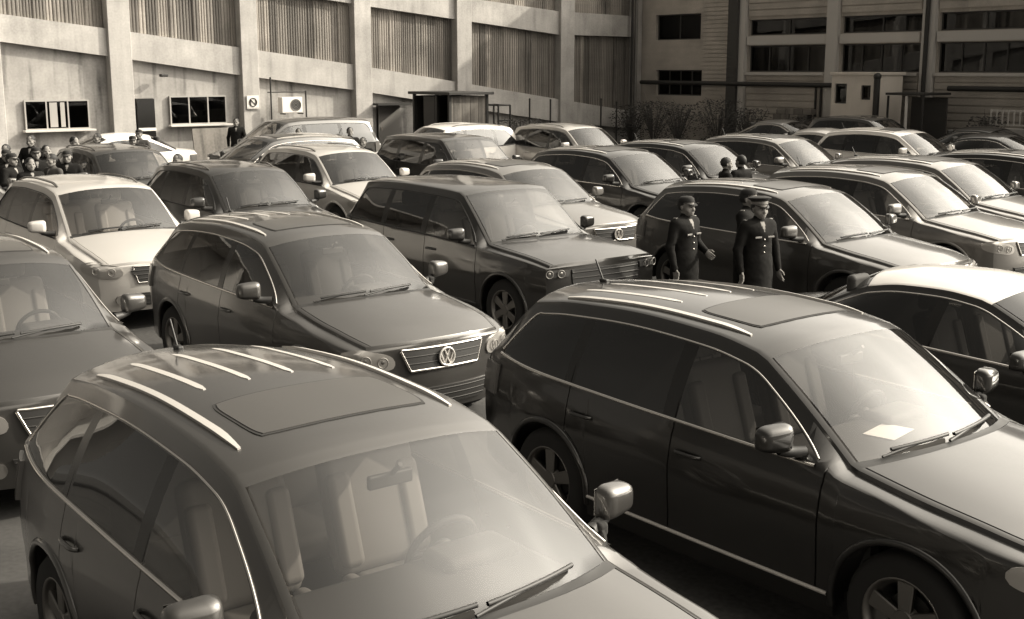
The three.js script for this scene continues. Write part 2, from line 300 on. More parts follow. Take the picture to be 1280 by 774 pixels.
function badge(r) { // ring with a V above a W
  const list = [new THREE.TorusGeometry(r, r * 0.13, 8, 28)], bar = (a, b) => list.push(rod([a[0] * r, a[1] * r, 0], [b[0] * r, b[1] * r, 0], r * 0.1, 5));
  bar([-0.38, 0.88], [0, 0.1]); bar([0.38, 0.88], [0, 0.1]);
  bar([-0.84, 0.45], [-0.36, -0.8]); bar([-0.36, -0.8], [0, -0.05]); bar([0, -0.05], [0.36, -0.8]); bar([0.36, -0.8], [0.84, 0.45]);
  return geo(list);
}
function star(r) { const list = [new THREE.TorusGeometry(r, r * 0.1, 8, 28)]; for (let i = 0; i < 3; i++) { const a = Math.PI / 2 + (i * Math.PI * 2) / 3; list.push(rod([0, 0, 0], [Math.cos(a) * r, Math.sin(a) * r, 0], r * 0.12, 5)); } return geo(list); }
function seatGeo() {
  const back = bx(0.14, 0.64, 0.54, 0, 0.32, 0, 0.06); back.applyMatrix4(new THREE.Matrix4().makeRotationZ(0.32)); back.translate(-0.22, 0.12, 0);
  return geo([back, bx(0.54, 0.17, 0.42, 0.05, 0.06, 0, 0.06)]);
}
function bolsterGeo() {
  const bol = [-1, 1].map((s) => { const b = bx(0.08, 0.48, 0.13, 0.055, 0.28, s * 0.2, 0.038); b.applyMatrix4(new THREE.Matrix4().makeRotationZ(0.32)); b.translate(-0.22, 0.12, 0); return b; });
  return geo([...bol, ...[-1, 1].map((s) => bx(0.5, 0.15, 0.09, 0.06, 0.085, s * 0.235, 0.04))]);
}
const SEAT = seatGeo(), BOLSTER = bolsterGeo();
const HEADREST = (() => { const g = bx(0.1, 0.19, 0.27, 0, 0, 0, 0.045); g.translate(-0.46, 0.83, 0); return geo([g, rod([-0.42, 0.76, 0.06], [-0.40, 0.68, 0.06], 0.008), rod([-0.42, 0.76, -0.06], [-0.40, 0.68, -0.06], 0.008)]); })();

function makeCar(kind, name, paintMat, label, group, opt = {}) {
  const S = makeShape(SHAPES[kind]), sp = S.sp, car = thing(name, label, sp.category, [0, 0, 0], 0, group), g = bodyParts(S);
  const body = part(car, 'body', g.body, paintMat);
  part(car, 'roof', g.roof, paintMat); part(car, 'bonnet', g.bonnet, paintMat); if (g.boot_lid) part(car, 'boot_lid', g.boot_lid, paintMat);
  part(car, 'front_bumper', g.front_bumper, paintMat); part(car, 'rear_bumper', g.rear_bumper, paintMat); const tg = part(car, 'tailgate', g.tailgate, paintMat);
  if (g.cowl) part(car, 'cowl', g.cowl, M.plastic);
  const ws = part(car, 'windscreen', g.windscreen, M.windscreen); part(car, 'rear_window', g.rear_window, M.tintGlass);
  for (const sd of ['right', 'left']) {
    const z = sd === 'right' ? 1 : -1;
    sp.doors.forEach(([a, b], d) => {
      const dm = part(car, 'door', g[`door|${d}|${sd}`], paintMat), hx = b + 0.16, hy = S.belt(hx) - 0.16;
      const hz = z * (S.zSide(hx, hy) + 0.026);
      part(dm, 'handle', [tube([[hx - 0.1, hy - 0.004, hz - z * 0.03], [hx - 0.07, hy, hz], [hx + 0.07, hy, hz], [hx + 0.1, hy - 0.004, hz - z * 0.03]], 0.014, 12, 6)], sp.brightHandles ? M.chrome : paintMat);
    });
    for (let k = 0; k <= sp.dlo.pillars.length; k++) if (g[`side_window|${k}|${sd}`]) part(car, 'side_window', g[`side_window|${k}|${sd}`], k === 0 ? M.sideGlass : opt.clear ? M.sideGlass : M.tintGlass);
    for (let k = 0; k < sp.dlo.pillars.length; k++) if (g[`pillar|${k}|${sd}`]) part(car, 'pillar', g[`pillar|${k}|${sd}`], M.glossBlack);
    // bright strip round the side windows
    const lo = [], hi = [], xr = sp.dlo.xr + 0.004, xf = S.xA - 0.004;
    for (let i = 0; i <= 40; i++) { const x = lerp(xr, xf, i / 40), y = S.win(x) - 0.012; lo.push(V(x, y, z * (S.zSide(x, y) + 0.004))); const y2 = S.winTop(x) + 0.012; hi.push(V(x, y2, z * (S.zSide(x, y2) + 0.003))); }
    const trimMat = sp.trim === 'dark' ? M.plastic : M.chrome;
    part(car, 'window_trim', [tube(lo, sp.trimR ?? 0.013, 60, 6), tube(hi, (sp.trimR ?? 0.011) * 0.6, 70, 6)], trimMat);
    // sill strip
    if (sp.sillStrip) { const pts = []; for (let i = 0; i <= 16; i++) { const x = lerp(sp.xr + sp.Ra + 0.03, sp.xf - sp.Ra - 0.03, i / 16), y = sp.sill + 0.14; pts.push(V(x, y, z * (S.zSide(x, y) + 0.004))); } part(car, 'sill_strip', [tube(pts, 0.013, 24, 6)], M.brightTrim); }
    // arch lips
    for (const xc of [sp.xf, sp.xr]) {
      const pts = []; for (let i = 0; i <= 20; i++) { const a = -0.12 + (i / 20) * (Math.PI + 0.24), x = xc - Math.cos(a) * (sp.Ra + 0.015), y = sp.R + Math.sin(a) * (sp.Ra + 0.015); pts.push(V(x, y, z * (S.zSide(x, y) - 0.004))); }
      part(car, 'wheel_arch', [tube(pts, 0.024, 30, 6)], sp.archMat === 'dark' ? M.plastic : paintMat);
      const wp = wheelParts(sp.R, sp.spokes ?? 5), wg = new THREE.Group(); wg.name = 'wheel'; wg.position.set(xc, sp.R, z * (S.W(xc) - 0.15)); if (z < 0) wg.rotation.y = Math.PI; car.add(wg);
      part(wg, 'tyre', wp.tyre, M.rubber); part(wg, 'rim', wp.rim, M.alloy); part(wg, 'brake_disc', wp.disc, M.darkSteel);
    }
    // door mirror
    const mm = new THREE.Group(); mm.name = 'door_mirror'; const mp = sp.mirror; mm.position.set(mp[0], mp[1], z * mp[2]); mm.rotation.y = z * -0.22; car.add(mm);
    const sh = new THREE.SphereGeometry(1, 24, 16), pp = sh.attributes.position;
    for (let i = 0; i < pp.count; i++) { const f = (v, n) => Math.sign(v) * Math.pow(Math.abs(v), n); let x = f(pp.getX(i), 0.75), y = f(pp.getY(i), 0.5), zz = f(pp.getZ(i), 0.5); if (x < -0.1) x = -0.1 + (x + 0.1) * 0.15; y *= 1 - 0.13 * zz * z; pp.setXYZ(i, x * 0.085, y * 0.08, zz * 0.115); }
    sh.computeVertexNormals();
    part(mm, 'mirror_shell', [sh], sp.mirrorMat === 'bright' ? M.brightTrim : paintMat);
    part(mm, 'mirror_glass', [bx(0.006, 0.128, 0.195, -0.025, 0, 0)], M.screen);
    part(mm, 'mirror_arm', [tube([[0, -0.075, -z * 0.05], [0.01, -0.095, -z * 0.12], [0.03, -0.1, -z * (mp[2] - S.zSide(mp[0], mp[1] - 0.1) + 0.03)]], 0.034, 8, 8)], M.plastic);
    // headlight: bowl, bulbs and clear cover round the corner of the nose
    const H = sp.light, hq = (u) => lerp(H.q0, H.q1, u), ends = (u) => (H.square ?? 0.18) + (1 - (H.square ?? 0.18)) * Math.sqrt(Math.max(0, 1 - Math.pow(Math.abs(2 * u - 1), 3))), surf = (u, v) => { const a = lerp(H.y0[0], H.y0[1], u), b = lerp(H.y1[0], H.y1[1], u); return S.perim(hq(u), (a + b) / 2 + (v - 0.5) * (b - a) * ends(u), z); };
    const hl = new THREE.Group(); hl.name = 'headlight'; car.add(hl);
    part(hl, 'reflector', [patch(surf, 26, 8, 0.004, 0.02, z < 0)], sp.lightMat ?? M.lampBowl);
    const balls = []; for (const u of [0.25, 0.58]) { const p = surf(u, 0.5), b = lensBall.clone(); b.scale(0.5, 0.8, 0.8); b.translate(p.x + 0.002, p.y, p.z - z * 0.01); balls.push(b); }
    for (const b of balls) { part(hl, 'lamp', b, M.alloy); b.computeBoundingSphere(); const q = b.boundingSphere.center; part(hl, 'lamp_ring', [new THREE.TorusGeometry(0.044, 0.006, 8, 22).rotateY(Math.PI / 2 - z * 0.35).translate(q.x + 0.03, q.y, q.z + z * 0.02)], M.greySteel); }
    part(hl, 'lens', [patch(surf, 26, 8, 0.052, 0.004, z < 0)], M.lens);
    // tail light
    const tl = (u, v) => { const x = sp.xt + 0.02 + u * 0.2, y = lerp(sp.tailLight[0], sp.tailLight[1], v); return V(x, y, z * S.zSide(x, y)); };
    part(car, 'tail_light', [patch(tl, 4, 4, 0.006, 0.03, z > 0)], mat(0.12, 0.15));
    // roof rail
    if (sp.rail) { const [a, b, rz, up] = sp.rail; const f = (u, v) => { const x = lerp(b, a, u), zz = rz + (v - 0.5) * 0.034 * Math.min(1, 0.45 + u * 6, 0.45 + (1 - u) * 6); return S.topPoint(x, zz / S.q(x).zE).setZ(z * zz).setX(x).add(V(0, up * Math.min(1, u * 9, (1 - u) * 9) , 0)); }; const rg = patch(f, 24, 3, 0.006, 0.016, z > 0); part(car, 'roof_rail', [rg], sp.railMat ?? M.chrome); }
  }
  // grille
  const G = sp.grille;
  if (G) {
    const gr = new THREE.Group(); gr.name = 'grille'; car.add(gr);
    const gs = (u, v) => { const y = lerp(G.y[0], G.y[1], v), half = lerp(G.t[0], G.t[1], v); return S.front(y, lerp(-half, half, u)); };
    part(gr, 'recess', [patch(gs, 16, 3, 0.004, 0.02)], M.plastic);
    for (let b = 0; b < G.bars; b++) { const v = (b + (G.rim ? 1 : 0.5)) / (G.bars + (G.rim ? 1 : 0)), pts = []; for (let i = 0; i <= 12; i++) pts.push(gs(i / 12, v).add(V(0.014, 0, 0))); part(gr, 'slat', [tube(pts, G.r ?? 0.013, 20, 6)], G.dark ? M.darkSteel : M.chrome); }
    if (G.rim) { const pts = []; for (let i = 0; i <= 12; i++) pts.push(gs(i / 12, 0).add(V(0.012, 0, 0))); for (let i = 12; i >= 0; i--) pts.push(gs(i / 12, 1).add(V(0.012, 0, 0))); part(gr, 'frame', [tube(pts, 0.012, 90, 6, true, 0.1)], M.chrome); }
    if (G.badge) { const bd = (G.badge === 'star' ? star : badge)(G.badgeR ?? 0.078); bd.rotateY(Math.PI / 2); const p = S.front(lerp(G.y[0], G.y[1], 0.5), 0); bd.translate(p.x + 0.036, p.y, 0); const dk = new THREE.CylinderGeometry((G.badgeR ?? 0.078) * 0.98, (G.badgeR ?? 0.078) * 0.98, 0.012, 24); dk.rotateZ(Math.PI / 2); dk.translate(p.x + 0.024, p.y, 0); part(gr, 'badge', [bd], M.brightTrim); part(gr, 'badge_disc', [dk], M.greySteel); }
  }
  if (sp.lip) { const pts = []; for (let i = 0; i <= 16; i++) pts.push(S.front(sp.lip, lerp(-0.94, 0.94, i / 16)).add(V(0.006, 0, 0))); part(car, 'bonnet_lip', [tube(pts, 0.014, 30, 6)], M.chrome); }
  const A = sp.intake; if (A) {
    const as = (u, v) => S.front(lerp(A.y[0], A.y[1], v), lerp(-1, 1, u) * lerp(A.t[0], A.t[1], v)); const ag = part(car, 'air_intake', [patch(as, 14, 3, 0.004, 0.02)], M.plastic);
    for (let b = 0; b < 3; b++) { const pts = []; for (let i = 0; i <= 10; i++) pts.push(as(i / 10, (b + 0.5) / 3).add(V(0.012, 0, 0))); part(ag, 'slat', [tube(pts, 0.008, 16, 5)], M.darkSteel); }
    for (const s of [-1, 1]) { const f = S.front((A.y[0] + A.y[1]) / 2, s * 0.74); const c = new THREE.CylinderGeometry(0.055, 0.055, 0.03, 18); c.rotateZ(Math.PI / 2); c.translate(f.x + 0.008, f.y, f.z); part(car, 'fog_light', [c], M.alloy); }
  }
  // sunroof and pressed ribs
  if (sp.sunroof) {
    const [a, b, hz] = sp.sunroof, f = (o) => (u, v) => { const cx = lerp(-1, 1, u), cz = lerp(-1, 1, v), rx = Math.sign(cx) * Math.min(1, Math.abs(cx)), k = 1 - 0.05 * Math.pow(Math.abs(cz), 6) * 0; const x = (a + b) / 2 + ((b - a) / 2 + o) * rx * k * (1 - 0.06 * Math.pow(Math.abs(cz), 5)), z = (hz + o) * cz * (1 - 0.05 * Math.pow(Math.abs(cx), 5)); return S.topPoint(x, z / S.q(x).zE).setZ(z); };
    const sr = part(car, 'sunroof', [patch(f(0), 12, 12, 0.006, 0.012, true)], sp.sunroofMat ?? M.glossBlack);
    part(sr, 'seal', [patch(f(0.014), 12, 12, 0.003, 0.012, true)], M.rubber);
  }
  if (sp.ribs) for (const rz of sp.ribs.z) { const f = (u, v) => { const x = lerp(sp.ribs.x[1], sp.ribs.x[0], u), zz = rz + (v - 0.5) * 0.036 * Math.min(1, 0.4 + u * 9, 0.4 + (1 - u) * 9); return S.topPoint(x, zz / S.q(x).zE).setX(x).setZ(zz); }; part(car, 'roof_rib', [patch(f, 16, 3, 0.011, 0.014, true)], sp.ribMat ?? paintMat); }
  // wipers
  for (const [t0, t1, up] of [[0.8, 0.12, 0.008], [0.16, -0.62, 0.02]]) {
    const xb = sp.wind[0] - 0.02, xm = xb - up, a = S.topPoint(xb + 0.03, t0).add(V(0.01, 0.015, 0)), pts = []; for (let i = 0; i <= 8; i++) { const t = lerp(t0 - 0.1, t1, i / 8); pts.push(S.topPoint(lerp(xb, xm, i / 8), t).add(V(0.012, 0.018, 0))); }
    part(car, 'wiper', [tube(pts, 0.012, 14, 5), rod(a.toArray(), pts[4].toArray(), 0.009, 5)], M.plastic);
  }
  if (sp.aerial) { const q = S.topPoint(sp.aerial[0], 0); part(car, 'aerial', [rod([q.x, q.y - 0.01, 0], [q.x - sp.aerial[1], q.y + sp.aerial[2], 0], 0.007, 6), bx(0.08, 0.03, 0.04, q.x, q.y + 0.008, 0, 0.012)], M.plastic); }
  // underside and cabin
  const cabin = sp.cabin;
  part(car, 'underbody', [bx(sp.xn - sp.xt - 0.3, 0.06, 1.2, (sp.xn + sp.xt) / 2, sp.sill + 0.07, 0), bx(cabin.len, 0.05, 1.66, cabin.x, sp.sill + 0.1, 0), bx(0.05, 0.6, 1.5, sp.wind[0] + 0.18, sp.sill + 0.42, 0)], M.under);
  const seatMat = opt.seat ?? M.seatDark;
  for (const s of [-1, 1]) { const sg = part(car, 'front_seat', [SEAT.clone().translate(cabin.front, cabin.y, s * 0.37)], seatMat); part(sg, 'bolster', [BOLSTER.clone().translate(cabin.front, cabin.y, s * 0.37)], opt.bolster ?? seatMat); part(sg, 'headrest', [HEADREST.clone().translate(cabin.front, cabin.y, s * 0.37)], seatMat); }
  const rs = part(car, 'rear_seat', [bx(0.5, 0.16, 1.3, cabin.rear, cabin.y + 0.08, 0, 0.05), bx(0.14, 0.62, 1.3, cabin.rear - 0.3, cabin.y + 0.4, 0, 0.05)], seatMat);
  for (const s of [-1, 1]) part(rs, 'headrest', [HEADREST.clone().translate(cabin.rear + 0.12, cabin.y + 0.02, s * 0.4)], seatMat);
  const dxy = sp.wind[0];
  part(car, 'dashboard', [bx(0.62, 0.22, 1.38, dxy - 0.36, cabin.dash, 0, 0.07), bx(0.24, 0.1, 0.42, dxy - 0.5, cabin.dash + 0.12, -0.37, 0.045), bx(0.3, 0.3, 0.3, dxy - 0.62, cabin.dash - 0.22, 0, 0.05)], M.dash);
  const st = new THREE.TorusGeometry(0.185, 0.018, 8, 28); const sw = geo([st, rod([-0.18, 0, 0], [0.18, 0, 0], 0.018), rod([0, 0, 0], [0, -0.18, 0], 0.018), new THREE.SphereGeometry(0.06, 12, 8).scale(1, 1, 0.5)]); sw.rotateY(-Math.PI / 2); sw.rotateZ(-0.42); sw.translate(dxy - 0.74, cabin.dash + 0.07, -0.37); part(car, 'steering_wheel', [sw], M.plastic);
  { const xm = sp.wind[1] + 0.12, p = S.topPoint(xm, 0); part(car, 'rear_view_mirror', [bx(0.03, 0.065, 0.23, p.x - 0.12, p.y - 0.1, 0, 0.012), rod([p.x - 0.1, p.y - 0.07, 0], [p.x - 0.03, p.y - 0.01, 0], 0.012)], M.plastic); }
  car.userData.shape = undefined; delete car.userData.shape; SHAPE_OF.set(car, S); PAINT_OF.set(car, paintMat);
  return shade(car);
}
const SHAPE_OF = new Map(), PAINT_OF = new Map();
function copyCar(src, name, label, paintMat, swap = []) {
  const c = src.clone(); c.name = numbered(name); scene.add(c); tag(c, label);
  const old = PAINT_OF.get(src); c.traverse((m) => { if (m.isMesh) { if (m.material === old && paintMat) m.material = paintMat; for (const [a, b] of swap) if (m.material === a) m.material = b; } });
  SHAPE_OF.set(c, SHAPE_OF.get(src)); PAINT_OF.set(c, paintMat ?? old); return c;
}
const put = (o, x, z, turn = 0, y = 0) => { o.position.set(x, y, z); o.rotation.y = turn; return o; };

const SHAPES = {
  touring: { // rounded large SUV
    category: 'SUV', xn: 2.2, xt: -2.24, xf: 1.52, xr: -1.385, R: 0.37, Ra: 0.425, sill: 0.24, bumperTop: 0.62, crown: 2.4,
    W: [[2.2, 0.785], [2.05, 0.86], [1.9, 0.9], [1.4, 0.952], [0, 0.962], [-1.4, 0.955], [-2.0, 0.9], [-2.24, 0.83]],
    belt: [[2.2, 0.84], [1.6, 0.95], [1.05, 1.045], [0.5, 1.065], [-0.8, 1.09], [-1.9, 1.13], [-2.24, 1.13]],
    winLow: [[1.2, 1.075], [0.5, 1.09], [-0.8, 1.115], [-1.7, 1.145], [-2.1, 1.18]],
    top: [
      { kind: 'bonnet', k: [[2.2, 0.9, 0.69, 0.93, 0.15], [1.9, 0.965, 0.76, 1.01, 0.15], [1.5, 1.02, 0.78, 1.075, 0.16], [1.1, 1.075, 0.765, 1.13, 0.18]] },
      { kind: 'cowl', k: [[1.1, 1.075, 0.765, 1.13, 0.18], [1.04, 1.09, 0.755, 1.135, 0.19]] },
      { kind: 'windscreen', k: [[1.04, 1.09, 0.755, 1.135, 0.19], [0.68, 1.345, 0.715, 1.42, 0.15], [0.36, 1.54, 0.675, 1.62, 0.1]] },
      { kind: 'header', k: [[0.36, 1.54, 0.675, 1.62, 0.1], [0.27, 1.575, 0.668, 1.65, 0.09]] },
      { kind: 'roof', k: [[0.27, 1.575, 0.668, 1.65, 0.09], [-0.1, 1.63, 0.66, 1.695, 0.03], [-0.7, 1.65, 0.65, 1.715, 0], [-1.4, 1.615, 0.625, 1.685, 0], [-1.92, 1.54, 0.585, 1.615, -0.08]] },
      { kind: 'rearglass', k: [[-1.92, 1.54, 0.585, 1.615, -0.08], [-2.1, 1.36, 0.64, 1.41, -0.1], [-2.22, 1.17, 0.7, 1.2, -0.1]] },
      { kind: 'tail', k: [[-2.22, 1.17, 0.7, 1.2, -0.1], [-2.24, 1.12, 0.72, 1.14, -0.1]] },
    ],
    nose: [[0.2, 0.08], [0.36, 0.18], [0.5, 0.2], [0.62, 0.19], [0.75, 0.175], [0.93, 0.15]], tail: [[0.2, -0.08], [0.45, -0.15], [0.62, -0.15], [0.8, -0.11], [1.2, -0.1]],
    dlo: { xr: -2.04, xf: 1.04, slope: 1.5, pil: 0.098, pillars: [[-0.16, -0.28], [-1.14, -1.24]] }, doors: [[0.98, -0.17], [-0.17, -1.17]],
    mirror: [0.73, 1.22, 1.06], sillStrip: true, rail: [-1.6, 0.12, 0.555, 0.006], railMat: M.brightTrim, ribMat: M.brightTrim, sunroofMat: M.roofGlass, sunroof: [-0.42, 0.06, 0.44], ribs: { z: [-0.36, -0.12, 0.12, 0.36], x: [-1.62, -0.66] }, aerial: [-1.78, 0.1, 0.16],
    light: { q0: 0.62, q1: 1.15, y0: [0.67, 0.735], y1: [0.83, 0.88] }, tailLight: [0.86, 1.08],
    grille: { y: [0.665, 0.85], t: [0.45, 0.55], bars: 2, rim: true, badge: 'ring', r: 0.007, dark: true }, intake: { y: [0.34, 0.5], t: [0.55, 0.62] },
    wind: [1.04, 0.33], cabin: { x: -0.4, len: 3.2, front: 0.0, rear: -0.95, y: 0.62, dash: 0.93 },
  },
};
const shift = (rows, f) => rows.map((r) => f([...r]));
SHAPES.boxy = { // square-cut SUV with a flat roof
  ...SHAPES.touring, xn: 2.24, xt: -2.3, crown: 3.2, shoulder: 0.03, trim: 'dark', sillStrip: false, rail: null, ribs: null, aerial: null, sunroof: null, spokes: 6, bumperTop: 0.68,
  W: [[2.24, 0.86], [1.95, 0.94], [1.4, 0.965], [0, 0.968], [-1.4, 0.962], [-2.05, 0.935], [-2.3, 0.88]],
  belt: [[2.24, 0.98], [1.2, 1.06], [0.5, 1.1], [-1, 1.13], [-2.3, 1.17]], winLow: [[1.2, 1.09], [0.5, 1.115], [-1, 1.15], [-2.3, 1.19]],
  top: [
    { kind: 'bonnet', k: [[2.24, 0.99, 0.8, 1.01, 0.08], [1.9, 1.045, 0.82, 1.065, 0.09], [1.5, 1.08, 0.825, 1.105, 0.1], [1.08, 1.105, 0.8, 1.135, 0.13]] },
    { kind: 'cowl', k: [[1.08, 1.105, 0.8, 1.135, 0.13], [1.02, 1.12, 0.78, 1.15, 0.14]] },
    { kind: 'windscreen', k: [[1.02, 1.12, 0.78, 1.15, 0.14], [0.7, 1.4, 0.735, 1.445, 0.11], [0.4, 1.64, 0.695, 1.69, 0.07]] },
    { kind: 'header', k: [[0.4, 1.64, 0.695, 1.69, 0.07], [0.3, 1.68, 0.69, 1.72, 0.06]] },
    { kind: 'roof', k: [[0.3, 1.68, 0.69, 1.72, 0.06], [-0.1, 1.7, 0.685, 1.75, 0.02], [-0.9, 1.71, 0.68, 1.76, 0], [-1.6, 1.69, 0.67, 1.735, 0], [-1.98, 1.65, 0.66, 1.695, -0.06]] },
    { kind: 'rearglass', k: [[-1.98, 1.65, 0.66, 1.695, -0.06], [-2.13, 1.42, 0.71, 1.44, -0.06], [-2.27, 1.2, 0.76, 1.22, -0.06]] },
    { kind: 'tail', k: [[-2.27, 1.2, 0.76, 1.22, -0.06], [-2.3, 1.15, 0.78, 1.17, -0.06]] },
  ],
  nose: [[0.2, 0.05], [0.36, 0.11], [0.6, 0.12], [0.8, 0.1], [1.01, 0.08]], tail: [[0.2, -0.05], [0.5, -0.1], [0.8, -0.08], [1.2, -0.06]],
  dlo: { xr: -2.1, xf: 1.0, slope: 1.9, pil: 0.1, pillars: [[-0.14, -0.27], [-1.12, -1.25]] }, doors: [[0.98, -0.15], [-0.15, -1.15]],
  light: { q0: 0.66, q1: 1.2, y0: [0.845, 0.85], y1: [0.925, 0.93], square: 0.85 }, tailLight: [0.85, 1.15],
  grille: { y: [0.72, 0.92], t: [0.6, 0.62], bars: 3, rim: false, r: 0.011, dark: true }, intake: { y: [0.34, 0.56], t: [0.55, 0.6] }, mirror: [0.74, 1.22, 1.08],
  wind: [1.02, 0.4], lightMat: M.darkSteel,
};
SHAPES.crossover = { // mid-size SUV with large lamps and a dark grille
  ...SHAPES.touring, xn: 2.16, xt: -2.2, xf: 1.42, xr: -1.42, sillStrip: false, ribs: null, aerial: null, spokes: 7, railMat: M.alloy, sunroof: null, rail: [-1.6, 0.1, 0.555, 0.03], trim: 'dark',
  W: [[2.16, 0.8], [1.85, 0.9], [1.4, 0.94], [0, 0.95], [-1.4, 0.945], [-2.0, 0.89], [-2.2, 0.83]],
  top: [
    { kind: 'bonnet', k: [[2.16, 0.86, 0.7, 0.9, 0.17], [1.85, 0.95, 0.75, 1.0, 0.17], [1.45, 1.02, 0.775, 1.08, 0.17], [1.06, 1.075, 0.765, 1.14, 0.18]] },
    { kind: 'cowl', k: [[1.06, 1.075, 0.765, 1.14, 0.18], [1.0, 1.095, 0.75, 1.145, 0.19]] },
    { kind: 'windscreen', k: [[1.0, 1.095, 0.75, 1.145, 0.19], [0.66, 1.37, 0.71, 1.44, 0.15], [0.36, 1.565, 0.67, 1.64, 0.1]] },
    { kind: 'header', k: [[0.36, 1.565, 0.67, 1.64, 0.1], [0.27, 1.6, 0.664, 1.67, 0.09]] },
    { kind: 'roof', k: [[0.27, 1.6, 0.664, 1.67, 0.09], [-0.1, 1.65, 0.655, 1.71, 0.03], [-0.8, 1.665, 0.645, 1.73, 0], [-1.5, 1.63, 0.625, 1.695, 0], [-1.92, 1.57, 0.6, 1.63, -0.07]] },
    { kind: 'rearglass', k: [[-1.92, 1.57, 0.6, 1.63, -0.07], [-2.06, 1.37, 0.65, 1.42, -0.09], [-2.18, 1.17, 0.7, 1.2, -0.1]] },
    { kind: 'tail', k: [[-2.18, 1.17, 0.7, 1.2, -0.1], [-2.2, 1.12, 0.72, 1.14, -0.1]] },
  ],
  nose: [[0.2, 0.08], [0.36, 0.17], [0.55, 0.2], [0.7, 0.19], [0.9, 0.17]],
  dlo: { xr: -2.0, xf: 1.0, slope: 1.15, pil: 0.095, pillars: [[-0.16, -0.28], [-1.16, -1.27]] }, doors: [[0.95, -0.17], [-0.17, -1.18]],
  light: { q0: 0.66, q1: 1.3, y0: [0.68, 0.74], y1: [0.84, 0.89] }, grille: { y: [0.63, 0.83], t: [0.46, 0.58], bars: 3, rim: true, dark: true, r: 0.008 }, wind: [1.0, 0.36],
};
SHAPES.sedan = {
  ...SHAPES.crossover, category: 'sedan', xn: 2.22, xt: -2.28, xf: 1.42, xr: -1.36, R: 0.325, Ra: 0.37, sill: 0.19, bumperTop: 0.55, crown: 2.2, rail: null, spokes: 7, trim: 'bright', rearBumperTop: 0.6,
  W: [[2.22, 0.76], [1.9, 0.86], [1.4, 0.895], [0, 0.91], [-1.4, 0.9], [-2.0, 0.86], [-2.28, 0.79]],
  belt: [[2.22, 0.66], [1.6, 0.8], [1.0, 0.9], [0.5, 0.92], [-0.8, 0.95], [-1.7, 0.95], [-2.28, 0.93]], winLow: [[1.2, 0.925], [0.5, 0.945], [-0.8, 0.975], [-1.8, 1.0]],
  top: [
    { kind: 'bonnet', k: [[2.22, 0.68, 0.66, 0.72, 0.18], [1.9, 0.77, 0.7, 0.83, 0.18], [1.5, 0.85, 0.73, 0.91, 0.18], [1.02, 0.925, 0.72, 0.985, 0.2]] },
    { kind: 'cowl', k: [[1.02, 0.925, 0.72, 0.985, 0.2], [0.96, 0.94, 0.705, 0.99, 0.2]] },
    { kind: 'windscreen', k: [[0.96, 0.94, 0.705, 0.99, 0.2], [0.56, 1.18, 0.65, 1.265, 0.16], [0.16, 1.345, 0.59, 1.445, 0.1]] },
    { kind: 'header', k: [[0.16, 1.345, 0.59, 1.445, 0.1], [0.06, 1.37, 0.58, 1.475, 0.09]] },
    { kind: 'roof', k: [[0.06, 1.37, 0.58, 1.475, 0.09], [-0.3, 1.4, 0.565, 1.51, 0.02], [-0.7, 1.385, 0.55, 1.495, -0.04], [-1.08, 1.32, 0.535, 1.425, -0.1]] },
    { kind: 'rearglass', k: [[-1.08, 1.32, 0.535, 1.425, -0.1], [-1.42, 1.165, 0.58, 1.25, -0.13], [-1.74, 1.0, 0.65, 1.05, -0.15]] },
    { kind: 'boot', k: [[-1.74, 1.0, 0.65, 1.05, -0.15], [-2.0, 0.98, 0.67, 1.02, -0.15], [-2.28, 0.945, 0.66, 0.98, -0.14]] },
  ],
  nose: [[0.15, 0.1], [0.36, 0.2], [0.5, 0.21], [0.65, 0.19], [0.72, 0.18]], tail: [[0.2, -0.1], [0.45, -0.17], [0.65, -0.16], [0.98, -0.14]],
  dlo: { xr: -1.6, xf: 0.95, slope: 0.72, pil: 0.075, pillars: [[-0.2, -0.32]] }, doors: [[0.9, -0.22], [-0.22, -1.12]],
  light: { q0: 0.5, q1: 1.32, y0: [0.54, 0.6], y1: [0.67, 0.73] }, grille: { y: [0.5, 0.66], t: [0.34, 0.4], bars: 3, rim: true }, intake: { y: [0.26, 0.4], t: [0.5, 0.58] },
  tailLight: [0.7, 0.88], mirror: [0.66, 1.02, 0.98], wind: [0.96, 0.16], cabin: { x: -0.4, len: 2.8, front: -0.1, rear: -0.95, y: 0.44, dash: 0.78 },
};
